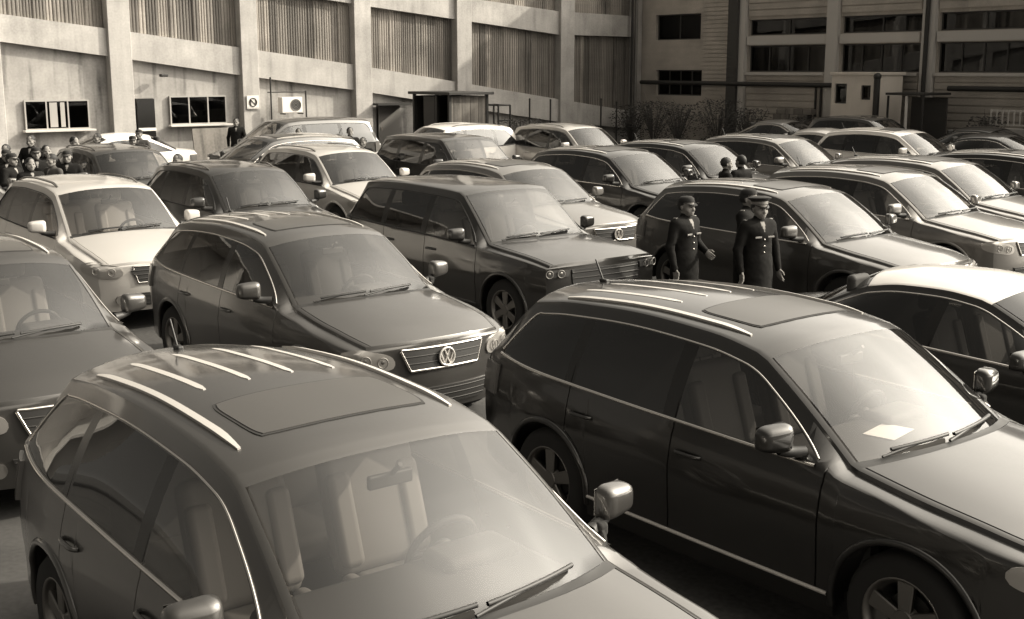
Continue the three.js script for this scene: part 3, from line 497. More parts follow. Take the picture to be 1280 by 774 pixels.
SHAPES.van = {
  ...SHAPES.boxy, category: 'van', xn: 2.2, xt: -2.35, trim: 'dark', crown: 2.8,
  top: [
    { kind: 'bonnet', k: [[2.2, 0.9, 0.76, 0.94, 0.14], [1.95, 0.98, 0.78, 1.03, 0.14], [1.7, 1.04, 0.79, 1.09, 0.15], [1.5, 1.08, 0.78, 1.13, 0.16]] },
    { kind: 'cowl', k: [[1.5, 1.08, 0.78, 1.13, 0.16], [1.44, 1.1, 0.765, 1.14, 0.17]] },
    { kind: 'windscreen', k: [[1.44, 1.1, 0.765, 1.14, 0.17], [1.0, 1.45, 0.72, 1.51, 0.13], [0.62, 1.71, 0.68, 1.78, 0.08]] },
    { kind: 'header', k: [[0.62, 1.71, 0.68, 1.78, 0.08], [0.5, 1.76, 0.675, 1.82, 0.07]] },
    { kind: 'roof', k: [[0.5, 1.76, 0.675, 1.82, 0.07], [0, 1.8, 0.67, 1.87, 0.02], [-0.9, 1.81, 0.665, 1.885, 0], [-1.7, 1.79, 0.65, 1.86, 0], [-2.1, 1.74, 0.64, 1.8, -0.06]] },
    { kind: 'rearglass', k: [[-2.1, 1.74, 0.64, 1.8, -0.06], [-2.22, 1.45, 0.69, 1.47, -0.06], [-2.32, 1.2, 0.75, 1.22, -0.06]] },
    { kind: 'tail', k: [[-2.32, 1.2, 0.75, 1.22, -0.06], [-2.35, 1.15, 0.77, 1.17, -0.06]] },
  ],
  dlo: { xr: -2.2, xf: 1.4, slope: 2.2, pil: 0.1, pillars: [[0.12, 0.0], [-1.0, -1.12]] }, doors: [[1.3, 0.1], [0.1, -1.05]], mirror: [1.1, 1.2, 1.06], wind: [1.44, 0.62],
  cabin: { x: -0.2, len: 3.6, front: 0.35, rear: -0.7, y: 0.66, dash: 0.95 },
};

// ---------------------------------------------------------------- ground
tag(part(scene, 'ground', [new THREE.PlaneGeometry(700, 700).rotateX(-Math.PI / 2)], M.ground ?? M.asphalt), 'dark worn asphalt of the car park', null, null, 'structure').receiveShadow = true;
{ const g = scene.children[scene.children.length - 1], uv = g.geometry.attributes.uv; for (let i = 0; i < uv.count; i++) uv.setXY(i, uv.getX(i) * 700, uv.getY(i) * 700); }

// ---------------------------------------------------------------- the concrete building with the sloping beams (faces +X at X = -40)
const hall = thing('concrete_building', 'long concrete building with sloping beams, square pillars and corrugated panels', 'building', [-40, 0, 0]);
const lin = (tab) => (z) => { for (let i = 0; i < tab.length - 1; i++) if (z <= tab[i][0] && z >= tab[i + 1][0]) return lerp(tab[i][1], tab[i + 1][1], (z - tab[i][0]) / (tab[i + 1][0] - tab[i][0])); return z > tab[0][0] ? tab[0][1] : tab[tab.length - 1][1]; };
const lowT = lin([[10, 7.4], [-11.4, 4.88], [-14.7, 4.5], [-19.3, 3.95], [-24, 3.36], [-28.6, 2.71], [-33.9, 1.95], [-38.6, 1.3]]);
const lowB = lin([[10, 6.4], [-11.4, 4.04], [-14.7, 3.62], [-19.3, 3.0], [-24, 2.43], [-28.6, 1.76], [-33.9, 1.0], [-38.6, 0.55]]);
const upB = lin([[10, 9.4], [-11.4, 6.8], [-19.3, 6.05], [-24.7, 5.49], [-28.6, 5.12], [-33.9, 4.62], [-38.6, 4.59]]);
const upT = lin([[10, 10.4], [-11.4, 7.8], [-19.3, 7.0], [-24.7, 6.4], [-28.6, 6.0], [-33.9, 5.57], [-38.6, 5.47]]);
const ROOF = 10.2;
const pillarZ = [[-5.4, 0.7], [-10.95, 0.7], [-15.06, 0.75], [-19.66, 0.64], [-24.27, 0.72], [-28.92, 0.72], [-34.29, 0.76], [-38.4, 0.4]];
for (const [z, w] of pillarZ) part(hall, 'pillar', [bx(0.5, ROOF, w, -0.15, ROOF / 2, z, 0.02)], M.concrete);
// a prism with a face of (z, y) corners, x from -d to 0
function prismZY(pts, d, holes = []) {
  const s = new THREE.Shape(pts.map(([z, y]) => new THREE.Vector2(-z, y))); for (const h of holes) s.holes.push(new THREE.Path(h.map(([z, y]) => new THREE.Vector2(-z, y))));
  const g = new THREE.ExtrudeGeometry(s, { depth: d, bevelEnabled: false }); g.rotateY(Math.PI / 2); g.translate(-d, 0, 0);
  return uvMetres(strip(g));
}
const openings = [[[-11.95, 1.3], [-14.0, 2.24]], [[-16.75, 1.34], [-18.82, 2.31]], [[-15.58, 0], [-16.22, 2.24]], [[-25.0, 0.02], [-26.0, 1.85]]];
for (let i = 0; i < pillarZ.length - 1; i++) {
  const a = pillarZ[i][0] - pillarZ[i][1] / 2, b = pillarZ[i + 1][0] + pillarZ[i + 1][1] / 2;
  const bm = (T, B) => { const g = prismZY([[a, B(a)], [b, B(b)], [b, T(b)], [a, T(a)]], 0.4); g.translate(-0.04, 0, 0); return g; };
  part(hall, 'beam', [bm(lowT, lowB)], M.concrete); part(hall, 'beam', [bm(upT, upB)], M.concrete);
  const holes = openings.filter(([[z0], [z1]]) => z0 < a && z1 > b).map(([[z0, y0], [z1, y1]]) => [[z0, y0 + 0.01], [z0, y1], [z1, y1], [z1, y0 + 0.01]]);
  const wl = prismZY([[a, 0], [b, 0], [b, lowB(b) + 0.2], [a, lowB(a) + 0.2]], 0.25, holes); wl.translate(-0.27, 0, 0); part(hall, 'wall', [wl], M.wall);
  // corrugated panels, each a sheet of its own
  for (const [B, T] of [[lowT, upB], [upT, () => ROOF - 0.3]]) {
    if (B === upT && i < 4) { /* above the frame but still there */ }
    let z = a; while (z > b + 0.02) {
      let w = B === upT ? rr(0.5, 0.7) : rr(0.2, 0.42); if (z - w < b + 0.14) w = z - b;
      const y0 = Math.min(B(z), B(z - w)) - 0.12, y1 = Math.max(T(z), T(z - w)) + 0.12, dp = rr(-0.03, 0.03);
      const fold = Math.max(1, Math.round(w / 0.11)), sh = new THREE.Shape(); sh.moveTo(0, -0.06);
      for (let k = 0; k < fold; k++) { const u0 = (k / fold) * w, u1 = ((k + 1) / fold) * w, d = u1 - u0; sh.lineTo(u0, 0); sh.lineTo(u0 + d * 0.25, 0.028); sh.lineTo(u0 + d * 0.65, 0.028); sh.lineTo(u0 + d * 0.9, 0); }
      sh.lineTo(w - 0.004, 0); sh.lineTo(w - 0.004, -0.06); sh.closePath();
      const g = new THREE.ExtrudeGeometry(sh, { depth: y1 - y0, bevelEnabled: false, steps: 1 }); // shape (u along -Z, v outwards), extruded upwards
      g.applyMatrix4(new THREE.Matrix4().makeBasis(V(0, 0, 1), V(1, 0, 0), V(0, 1, 0)));
      g.translate(-0.3 + dp, y0, z - w); part(hall, 'corrugated_panel', [uvMetres(strip(g))], M.sheets[Math.floor(rnd() * M.sheets.length)]);
      z -= w;
    }
  }
}
part(hall, 'back_wall', [bx(0.3, ROOF, 54, -6.2, ROOF / 2, -12)], M.roomWall); part(hall, 'end_wall', [bx(6, ROOF, 0.3, -3.3, ROOF / 2, -38.9), bx(6, ROOF, 0.3, -3.3, ROOF / 2, 10)], M.roomWall); part(hall, 'roof', [bx(12, 0.3, 54, -5.8, ROOF + 0.15, -12.6)], M.concrete);
part(hall, 'room_floor', [bx(5.6, 0.05, 48, -3.3, 0.03, -14.5)], M.roomWall);
function slidingWindow(parent, z0, z1, y0, y1, x, panes, open) {
  const w = new THREE.Group(); w.name = 'window'; w.position.set(x, (y0 + y1) / 2, (z0 + z1) / 2); parent.add(w); const W = z0 - z1, H = y1 - y0, f = 0.045;
  part(w, 'frame', [bx(0.08, f, W, 0, H / 2 - f / 2, 0), bx(0.08, f, W, 0, -H / 2 + f / 2, 0), bx(0.08, H - 2 * f, f, 0, 0, W / 2 - f / 2), bx(0.08, H - 2 * f, f, 0, 0, -W / 2 + f / 2), ...Array.from({ length: panes - 1 }, (_, k) => bx(0.07, H - 2 * f, f, 0, 0, W / 2 - ((k + 1) * W) / panes))], M.frameWhite);
  for (let k = 0; k < panes; k++) part(w, 'pane', [bx(0.012, H - 2 * f, W / panes - f, 0, 0, W / 2 - ((k + 0.5) * W) / panes)], M.pane);
  part(w, 'sill', [bx(0.28, 0.06, W + 0.2, 0.16, -H / 2 - 0.03, 0, 0.01)], M.palePaint);
  if (open) for (const [a, b] of open) part(w, 'curtain', [bx(0.02, H - 0.16, b - a, 0.028, 0, W / 2 - (a + b) / 2)], M.curtain);
}
slidingWindow(hall, -11.95, -14.0, 1.3, 2.24, -0.2, 3, [[0.78, 1.02], [1.12, 1.26]]);
slidingWindow(hall, -16.75, -18.82, 1.34, 2.31, -0.2, 3);
{ const d = new THREE.Group(); d.name = 'door'; d.position.set(-0.16, 0, -15.9); hall.add(d); part(d, 'leaf', [bx(0.06, 2.22, 0.6, 0, 1.12, 0)], M.glossBlack); part(d, 'rail', [bx(0.1, 0.1, 0.6, 0.02, 1.22, 0)], M.white); part(d, 'handle', [rod([0.06, 0.95, 0.2], [0.06, 1.12, 0.2], 0.015)], M.chrome); }
{ const d = new THREE.Group(); d.name = 'door'; d.position.set(-0.16, 0, -25.5); hall.add(d); part(d, 'leaf', [bx(0.06, 1.8, 0.96, 0, 0.92, 0)], M.greySteel); part(d, 'canopy', [bx(0.6, 0.08, 1.5, 0.3, 1.9, 0.1)], M.darkSteel); part(d, 'handle', [rod([0.06, 0.9, 0.35], [0.06, 1.05, 0.35], 0.015)], M.chrome); }
part(hall, 'wall_lamp', [bx(0.18, 0.1, 0.26, 0.05, 3.0, -16.5, 0.03), rod([-0.03, 3.0, -16.5], [0.02, 3.0, -16.5], 0.03)], M.darkSteel);
part(hall, 'downpipe', [rod([0.2, 0.1, -38.15], [0.2, ROOF, -38.15], 0.07)], M.greySteel);
part(hall, 'downpipe', [rod([0.2, 0.1, -37.9], [0.2, ROOF, -37.9], 0.05)], M.darkSteel);
shade(hall);
// square sign on the pillar
{ const t = thing('wall_sign', 'square white sign with a dark round mark on the concrete pillar', 'sign', [-39.86, 2.06, -19.68]); part(t, 'board', [bx(0.03, 0.47, 0.46, 0, 0, 0)], M.white);
  part(t, 'mark', [new THREE.TorusGeometry(0.14, 0.018, 6, 26).rotateY(Math.PI / 2).translate(0.02, 0, 0), rod([0.02, 0.1, 0.1], [0.02, -0.1, -0.1], 0.018), rod([0.02, -0.09, -0.1], [0.02, 0.1, -0.1], 0.016), rod([0.02, -0.1, 0.09], [0.02, 0.06, 0.09], 0.016)], M.darkSteel); shade(t); }
// air conditioner on its bracket
{ const t = thing('air_conditioner', 'white air conditioner box with round fan on a wall frame', 'air conditioner', [-39.6, 1.95, -21.0]);
  part(t, 'casing', [bx(0.32, 0.56, 0.82, 0, 0, 0, 0.03)], M.white); part(t, 'fan_grille', [new THREE.TorusGeometry(0.2, 0.015, 6, 24).rotateY(Math.PI / 2).translate(0.165, 0, -0.14), ...[0.06, 0.11, 0.16].map((r) => new THREE.TorusGeometry(r, 0.006, 5, 20).rotateY(Math.PI / 2).translate(0.165, 0, -0.14))], M.greySteel); part(t, 'fan', [new THREE.CylinderGeometry(0.19, 0.19, 0.02, 20).rotateZ(Math.PI / 2).translate(0.155, 0, -0.14)], M.darkSteel);
  part(t, 'bracket', [rod([0.16, -0.9, -0.55], [0.16, 0.5, -0.55], 0.03), rod([0.16, 0.46, -0.55], [0.16, 0.46, 0.95], 0.022), rod([-0.2, -0.31, -0.4], [0.2, -0.31, -0.4], 0.02), rod([-0.2, -0.31, 0.3], [0.2, -0.31, 0.3], 0.02)], M.darkSteel); shade(t); }
function pole(x, z, h, r, label, m) { const t = thing('steel_pole', label, 'pole', [x, 0, z]); part(t, 'shaft', [rod([0, 0, 0], [0, h, 0], r)], m ?? M.darkSteel); part(t, 'cap', [new THREE.SphereGeometry(r * 1.25, 10, 6).translate(0, h, 0)], m ?? M.darkSteel); part(t, 'foot_plate', [bx(r * 5, 0.02, r * 5, 0, 0.011, 0)], M.darkSteel); shade(t); }
pole(-39.2, -20.05, 2.9, 0.03, 'thin dark pole standing beside the white sign pillar');
[[-31.5, 2.0], [-32.6, 1.95], [-35.4, 1.95], [-36.3, 1.8]].forEach(([z, h], i) => pole(-39.0, z, h, 0.035, ['thin pole under the fifth bay, first right of the shed frame', 'thin pole under the fifth bay, just left of the pillar', 'thin pole under the last bay, just right of the pillar', 'thin pole under the last bay, nearest the downpipes'][i]));
// dark shed
{ const t = thing('storage_shed', 'dark flat roofed shed with lighter plank front before the sloping beam', 'shed', [-36, 0, -25.4]);
  const W = 1.75, D = 2.3, H = 2.3;
  part(t, 'frame', [bx(0.1, H, 0.1, -0.05, H / 2, -0.05), bx(0.1, H, 0.1, -0.05, H / 2, -W + 0.05), bx(0.1, H, 0.1, -D, H / 2, -0.05), bx(0.1, H, 0.1, -D, H / 2, -W + 0.05), bx(0.12, H, 0.1, -0.85, H / 2, -0.05)], M.darkSteel);
  for (let k = 0; k < 9; k++) part(t, 'plank', [bx(0.03, H - 0.1, 0.175, -0.06 + (k % 2) * 0.008, H / 2, -0.13 - k * 0.184)], M.sheets[k % 2 ? 0 : 1]);
  part(t, 'door', [bx(0.7, H - 0.15, 0.03, -1.35, H / 2, -0.06)], M.sheetDark); part(t, 'wall', [bx(0.04, H - 0.1, W - 0.15, -D + 0.05, H / 2, -W / 2), bx(D - 0.1, H - 0.1, 0.04, -D / 2, H / 2, -W + 0.06)], M.darkSteel);
  part(t, 'roof', [bx(D + 0.35, 0.1, W + 0.25, -D / 2, H + 0.05, -W / 2, 0.01)], M.darkSteel); shade(t);
  const f = thing('pipe_frame', 'open steel pipe frame right of the dark shed', 'frame', [-36, 0, -27.6]);
  for (const [x, z] of [[0, 0], [0, -0.55], [-1, 0], [-1, -0.55]]) part(f, 'post', [rod([x, 0, z], [x, 1.9, z], 0.035)], M.darkSteel);
  part(f, 'rail', [rod([0, 1.9, 0], [0, 1.9, -0.55], 0.03), rod([-1, 1.9, 0], [-1, 1.9, -0.55], 0.03), rod([0, 1.9, 0], [-1, 1.9, 0], 0.03), rod([0, 1.9, -0.55], [-1, 1.9, -0.55], 0.03), rod([0, 1.35, 0], [0, 1.35, -0.55], 0.025)], M.darkSteel); shade(f); }
// a board leaning at the wall behind the white sedan, and a round drum
{ const t = thing('wall_board', 'pale board leaning on the wall behind the white sedan', 'board', [-39.2, 0, -17.9]); const g = bx(0.05, 1.25, 1.5, 0, 0.62, 0, 0.01); g.rotateZ(0.16); part(t, 'panel', [g], M.sheets[1]); const e = bx(0.06, 1.27, 0.12, 0.01, 0.62, -0.82, 0.01); e.rotateZ(0.16); part(t, 'edge', [e], M.white); shade(t); }

// ---------------------------------------------------------------- the shaded building (faces +Z at Z = -38.6)
const works = thing('shaded_building', 'long shaded building with horizontal cladding and bands of dark windows', 'building', [0, 0, -38.6]);
const X0 = -40.4, X1 = 4, BH = 9.3;
const bays = []; { let x = -34.0; bays.push([-33.75, -29.85]); x = -29.22; while (x < 0) { bays.push([x, x + 3.42]); x += 4.11; } }
const winHoles = [];
for (const [a, b] of bays) { winHoles.push([a, b, 4.52, 5.14], [a, b, 3.09, 4.12], [a, b, 6.3, 7.6]); }
winHoles.push([-39.06, -36.4, 4.43, 5.5], [-38.98, -36.27, 2.08, 3.16]);
{ const s = new THREE.Shape([[X0, 0], [X1, 0], [X1, BH], [X0, BH]].map(([x, y]) => new THREE.Vector2(x, y)));
  for (const [a, b, c, d] of winHoles) s.holes.push(new THREE.Path([[a, c], [a, d], [b, d], [b, c]].map(([x, y]) => new THREE.Vector2(x, y))));
  const g = new THREE.ExtrudeGeometry(s, { depth: 0.3, bevelEnabled: false }); g.translate(0, 0, -0.32); part(works, 'wall', [uvMetres(strip(g))], M.clad); }
for (const [a, b, c, d] of winHoles) {
  const w = new THREE.Group(); w.name = 'window'; w.position.set((a + b) / 2, (c + d) / 2, -0.2); works.add(w); const W = b - a, H = d - c, n = c > 5.5 || d < 4.3 ? 4 : 2;
  part(w, 'frame', [bx(W, 0.05, 0.08, 0, H / 2 - 0.025, 0), bx(W, 0.05, 0.08, 0, -H / 2 + 0.025, 0), ...Array.from({ length: n + 1 }, (_, k) => bx(0.05, H - 0.1, 0.08, -W / 2 + 0.025 + (k * (W - 0.05)) / n, 0, 0))], M.sheetDark);
  for (let k = 0; k < n; k++) part(w, 'pane', [bx(W / n - 0.06, H - 0.1, 0.012, -W / 2 + ((k + 0.5) * W) / n, 0, 0)], M.pane);
}
// horizontal boards in relief, too fine to pick apart at this distance
{ const list = [], free = (x0, x1, y0, y1, p, d) => { for (let y = y0; y < y1 - p * 0.5; y += p) { const g = new THREE.BoxGeometry(x1 - x0, p * 0.84, d); g.translate((x0 + x1) / 2, y + p / 2, -0.02 + d / 2); list.push(g); } };
  free(-36.2, -34.25, 0.1, BH - 0.1, 0.17, 0.06);
  for (const [a, b] of bays) { free(a, b, 0.15, 2.95, 0.26, 0.07); free(a, b, 5.25, 6.2, 0.26, 0.07); free(a, b, 7.7, BH, 0.26, 0.07); }
  tag(part(works, 'cladding', list.map((g) => uvMetres(g)), M.clad), null, null, null, 'stuff'); }
for (const [a, b] of bays) { part(works, 'string_course', [bx(b - a, 0.34, 0.12, (a + b) / 2, 4.32, 0.04)], M.palePaint); part(works, 'ledge', [bx(b - a, 0.1, 0.16, (a + b) / 2, 3.02, 0.06)], M.palePaint); }
for (let i = 0; i < bays.length; i++) { const x = i ? bays[i][0] - 0.31 : -33.95; part(works, 'pier', [bx(i ? 0.5 : 0.3, BH, 0.2, x, BH / 2, 0.08)], M.palePaint); if (i === 2 || i === 4) part(works, 'downpipe', [rod([x, 0.1, 0.26], [x, BH, 0.26], 0.08)], M.darkSteel); }
part(works, 'column', [bx(0.5, BH, 0.36, -34.35, BH / 2, 0.14)], M.sheetDark);
part(works, 'pipe', [rod([-39.6, 2.63, 0.3], [-28.2, 2.6, 0.3], 0.09)], M.darkSteel); part(works, 'pipe', [rod([-24.4, 2.55, 0.3], [X1, 2.55, 0.3], 0.09)], M.darkSteel);
part(works, 'pipe', [rod([-30.1, 1.4, 0.22], [-30.1, 2.6, 0.22], 0.05), rod([-29.85, 1.4, 0.22], [-29.85, 2.6, 0.22], 0.05)], M.darkSteel);
part(works, 'roof', [bx(X1 - X0 + 0.5, 0.25, 12, (X0 + X1) / 2, BH + 0.13, -5.7)], M.concrete); part(works, 'back_wall', [bx(X1 - X0, BH, 0.3, (X0 + X1) / 2, BH / 2, -7)], M.roomWall); part(works, 'end_wall', [bx(0.3, BH, 6.6, X1 - 0.2, BH / 2, -3.7), bx(0.3, BH, 6.6, X0 + 0.2, BH / 2, -3.7)], M.roomWall); part(works, 'room_floor', [bx(X1 - X0 - 1, 0.1, 6.3, (X0 + X1) / 2, 0.06, -3.6), bx(X1 - X0 - 1, 0.2, 6.3, (X0 + X1) / 2, 5.7, -3.6)], M.roomWall);
shade(works);
// white booth
{ const t = thing('white_booth', 'white painted booth with two small dark windows before the shaded building', 'booth', [-27.0, 0, -36.6]); const W = 1.8, H = 3.0;
  const s = new THREE.Shape([[-W / 2, 0], [W / 2, 0], [W / 2, H], [-W / 2, H]].map((p) => new THREE.Vector2(...p))); const wins = [[-0.76, -0.24, 2.0, 2.7], [0.36, 0.76, 2.15, 2.65]];
  for (const [a, b, c, d] of wins) s.holes.push(new THREE.Path([[a, c], [a, d], [b, d], [b, c]].map((p) => new THREE.Vector2(...p))));
  const g = new THREE.ExtrudeGeometry(s, { depth: 0.15, bevelEnabled: false }); part(t, 'front_wall', [uvMetres(strip(g))], M.boothPaint);
  for (const e of [-1, 1]) part(t, 'side_wall', [bx(0.15, H, 1.5, e * (W / 2 - 0.076), H / 2, -0.76)], M.boothPaint); part(t, 'roof', [bx(W + 0.12, 0.1, 1.8, 0, H + 0.05, -0.7, 0.01)], M.boothPaint);
  for (const [a, b, c, d] of wins) { const w = new THREE.Group(); w.name = 'window'; w.position.set((a + b) / 2, (c + d) / 2, 0.04); t.add(w); const q = b - a, e = d - c; part(w, 'frame', [bx(q, 0.05, 0.08, 0, e / 2 - 0.025, 0), bx(q, 0.05, 0.08, 0, -e / 2 + 0.025, 0), bx(0.05, e - 0.1, 0.08, -q / 2 + 0.025, 0, 0), bx(0.05, e - 0.1, 0.08, q / 2 - 0.025, 0, 0)], M.darkSteel); part(w, 'pane', [bx(q - 0.1, e - 0.1, 0.012, 0, 0, 0)], M.pane); }
  shade(t); pole(-25.95, -36.4, 2.95, 0.11, 'thick dark post at the right corner of the white booth'); }
// open shelter
{ const t = thing('open_shelter', 'open shelter with flat dark roof and one pale post', 'shelter', [-24.7, 0, -36.6]);
  part(t, 'roof', [bx(1.5, 0.08, 1.6, 0, 2.38, -0.4, 0.01)], M.darkSteel); part(t, 'back_panel', [bx(1.4, 1.6, 0.05, 0, 1.45, -1.1)], M.sheetDark); part(t, 'counter', [bx(1.4, 0.9, 0.1, 0, 0.45, 0.2)], M.sheetDark);
  part(t, 'post', [rod([0.05, 0, 0.32], [0.05, 2.32, 0.32], 0.05)], M.white); part(t, 'post', [rod([-0.68, 0, 0.32], [-0.68, 2.32, 0.32], 0.04)], M.darkSteel); part(t, 'post', [rod([0.68, 0, 0.32], [0.68, 2.32, 0.32], 0.04)], M.darkSteel); shade(t); }
// low brick walls and picket railing
{ const t = thing('brick_wall', 'low grey brick wall standing in the dark shrubs', 'wall', [-30.6, 0, -36.9]); t.userData.kind = 'thing';
  let k = 0; for (let r = 0; r < 8; r++) for (let c = 0; c < 4; c++) part(t, 'brick', [bx(0.38 - (k++ % 3) * 0.006, 0.205, 0.3, c * 0.4 + (r % 2 ? 0.2 : 0), 0.11 + r * 0.22, 0)], M.sheets[(r + c) % 3]);
  part(t, 'mortar', [bx(1.5, 1.7, 0.24, 0.7, 0.86, 0)], M.sheetDark); shade(t);
  const f = thing('picket_railing', 'white picket railing on a grey plinth at far right', 'railing', [-20.6, 0, -36.8]);
  part(f, 'plinth', [bx(3.4, 1.35, 0.4, 0.4, 0.675, 0, 0.01)], M.concrete); part(f, 'rail', [bx(3.3, 0.06, 0.06, 0.4, 1.9, 0)], M.palePaint); part(f, 'rail', [bx(3.3, 0.05, 0.05, 0.4, 1.45, 0)], M.palePaint);
  for (let i = 0; i < 17; i++) part(f, 'picket', [bx(0.05, 0.5, 0.025, -1.2 + i * 0.2, 1.68, 0.045)], M.palePaint); shade(f); }
// bare dark shrubs
function shrub(x, z, h, w, label) {
  const t = thing('bare_shrub', label, 'shrub', [x, 0, z], 0); const st = [], lv = [];
  for (let i = 0; i < 30; i++) { const a = rr(0, 6.28), r = rr(0.1, w), hh = h * rr(0.6, 1); const p1 = [Math.cos(a) * r * 0.4, hh * 0.5, Math.sin(a) * r * 0.4], p2 = [Math.cos(a) * r, hh, Math.sin(a) * r]; st.push(tube([[0, 0, 0], p1, p2], 0.016, 5, 4)); for (let k = 0; k < 4; k++) { const f = rr(0.4, 1), b = [p2[0] * f + 0, p2[1] * f, p2[2] * f]; st.push(rod(b, [b[0] + rr(-0.3, 0.3), b[1] + rr(0.1, 0.4), b[2] + rr(-0.3, 0.3)], 0.007, 4)); } }
  part(t, 'trunk', st, M.bark);
  for (let i = 0; i < 1100; i++) { const a = rr(0, 6.28), y = h * Math.pow(rnd(), 0.7), r = w * Math.sqrt(rnd()) * (0.45 + 0.75 * Math.sin(Math.min(1, y / h) * 2.4)), s = rr(0.04, 0.08); const g = new THREE.PlaneGeometry(s, s * 0.5); g.rotateX(rr(-1.4, 1.4)); g.rotateY(rr(0, 6.28)); g.translate(Math.cos(a) * r, y, Math.sin(a) * r); lv.push(g); }
  part(t, 'crown', lv, M.leaf); shade(t);
}
[[-38.6, 1.7, 0.8, 'dark shrub in the corner below the small shaded window'], [-37.0, 1.9, 0.9, 'dark shrub second from the corner of the two buildings'], [-35.3, 1.8, 0.8, 'dark shrub at the foot of the ribbed cladding'], [-33.6, 2.0, 0.9, 'dark shrub right of the dark column'], [-31.9, 1.7, 0.8, 'dark shrub just left of the low brick wall'], [-28.9, 1.5, 0.7, 'dark shrub at the left side of the white booth'], [-21.9, 1.7, 0.6, 'dark shrub between shelter and picket railing']].forEach(([x, h, w, l], i) => shrub(x, -36.8 + (i % 3) * 0.25, h, w, l));
shrub(-37.2, -29.6, 1.3, 1.0, 'dark shrub under the sloping beam right of the pipe frame');

// ---------------------------------------------------------------- people
// field of tapered capsules joined by a smooth minimum, meshed on a grid; returns a geometry with a colour per vertex
function fieldMesh(bones, box, res, colour, folds = 0) {
  const [cx, cy, cz, hx, hy, hz] = box, mc = new MarchingCubes(res, new THREE.MeshStandardMaterial(), false, false, 120000), hs = res / 2;
  let o = 0; const P = V(0, 0, 0), k = 0.022;
  for (const b of bones) { b.A = V(...b.a); b.D = V(...b.b).sub(b.A); b.l2 = b.D.lengthSq() || 1e-9; b.s = b.s ?? [1, 1, 1]; b.k = b.k ?? k; }
  for (let z = 0; z < res; z++) for (let y = 0; y < res; y++) for (let x = 0; x < res; x++) {
    const px = cx + ((x - hs) / hs) * hx, py = cy + ((y - hs) / hs) * hy, pz = cz + ((z - hs) / hs) * hz; let d = 1;
    for (const b of bones) {
      const ux = px - b.A.x, uy = py - b.A.y, uz = pz - b.A.z, t = clamp((ux * b.D.x + uy * b.D.y + uz * b.D.z) / b.l2, 0, 1), vx = (ux - b.D.x * t) / b.s[0], vy = (uy - b.D.y * t) / b.s[1], vz = (uz - b.D.z * t) / b.s[2];
      const e = (Math.sqrt(vx * vx + vy * vy + vz * vz) - lerp(b.r, b.q ?? b.r, t)) * Math.min(b.s[0], b.s[1], b.s[2], 1), h = Math.max(b.k - Math.abs(d - e), 0) / b.k; d = b.cut ? Math.max(d, -e) : Math.min(d, e) - h * h * b.k * 0.25;
    }
    if (folds && d < 0.05 && d > -0.05 && py > 0.12 && py < 1.46) d += folds * (noise.noise(px * 9, py * 15, pz * 9) + 0.5 * noise.noise(px * 21 + 4, py * 30, pz * 21));
    mc.field[o++] = -d;
  }
  mc.isolation = 0; mc.update();
  const n = mc.count, pos = new Float32Array(n * 3), nor = new Float32Array(n * 3), col = new Float32Array(n * 3);
  for (let i = 0; i < n; i++) {
    const x = cx + mc.positionArray[i * 3] * hx, y = cy + mc.positionArray[i * 3 + 1] * hy, z = cz + mc.positionArray[i * 3 + 2] * hz; pos.set([x, y, z], i * 3);
    P.set(mc.normalArray[i * 3] / hx, mc.normalArray[i * 3 + 1] / hy, mc.normalArray[i * 3 + 2] / hz).normalize(); nor.set([P.x, P.y, P.z], i * 3);
    const c = colour(x, y, z); col.set([c.r, c.g, c.b], i * 3);
  }
  const g = new THREE.BufferGeometry(); g.setAttribute('position', new THREE.BufferAttribute(pos, 3)); g.setAttribute('normal', new THREE.BufferAttribute(nor, 3)); g.setAttribute('color', new THREE.BufferAttribute(col, 3)); return g;
}
const SKIN = C(0.22), CLOTH = C(0.011), GREYC = C(0.06), HAIRC = C(0.01);
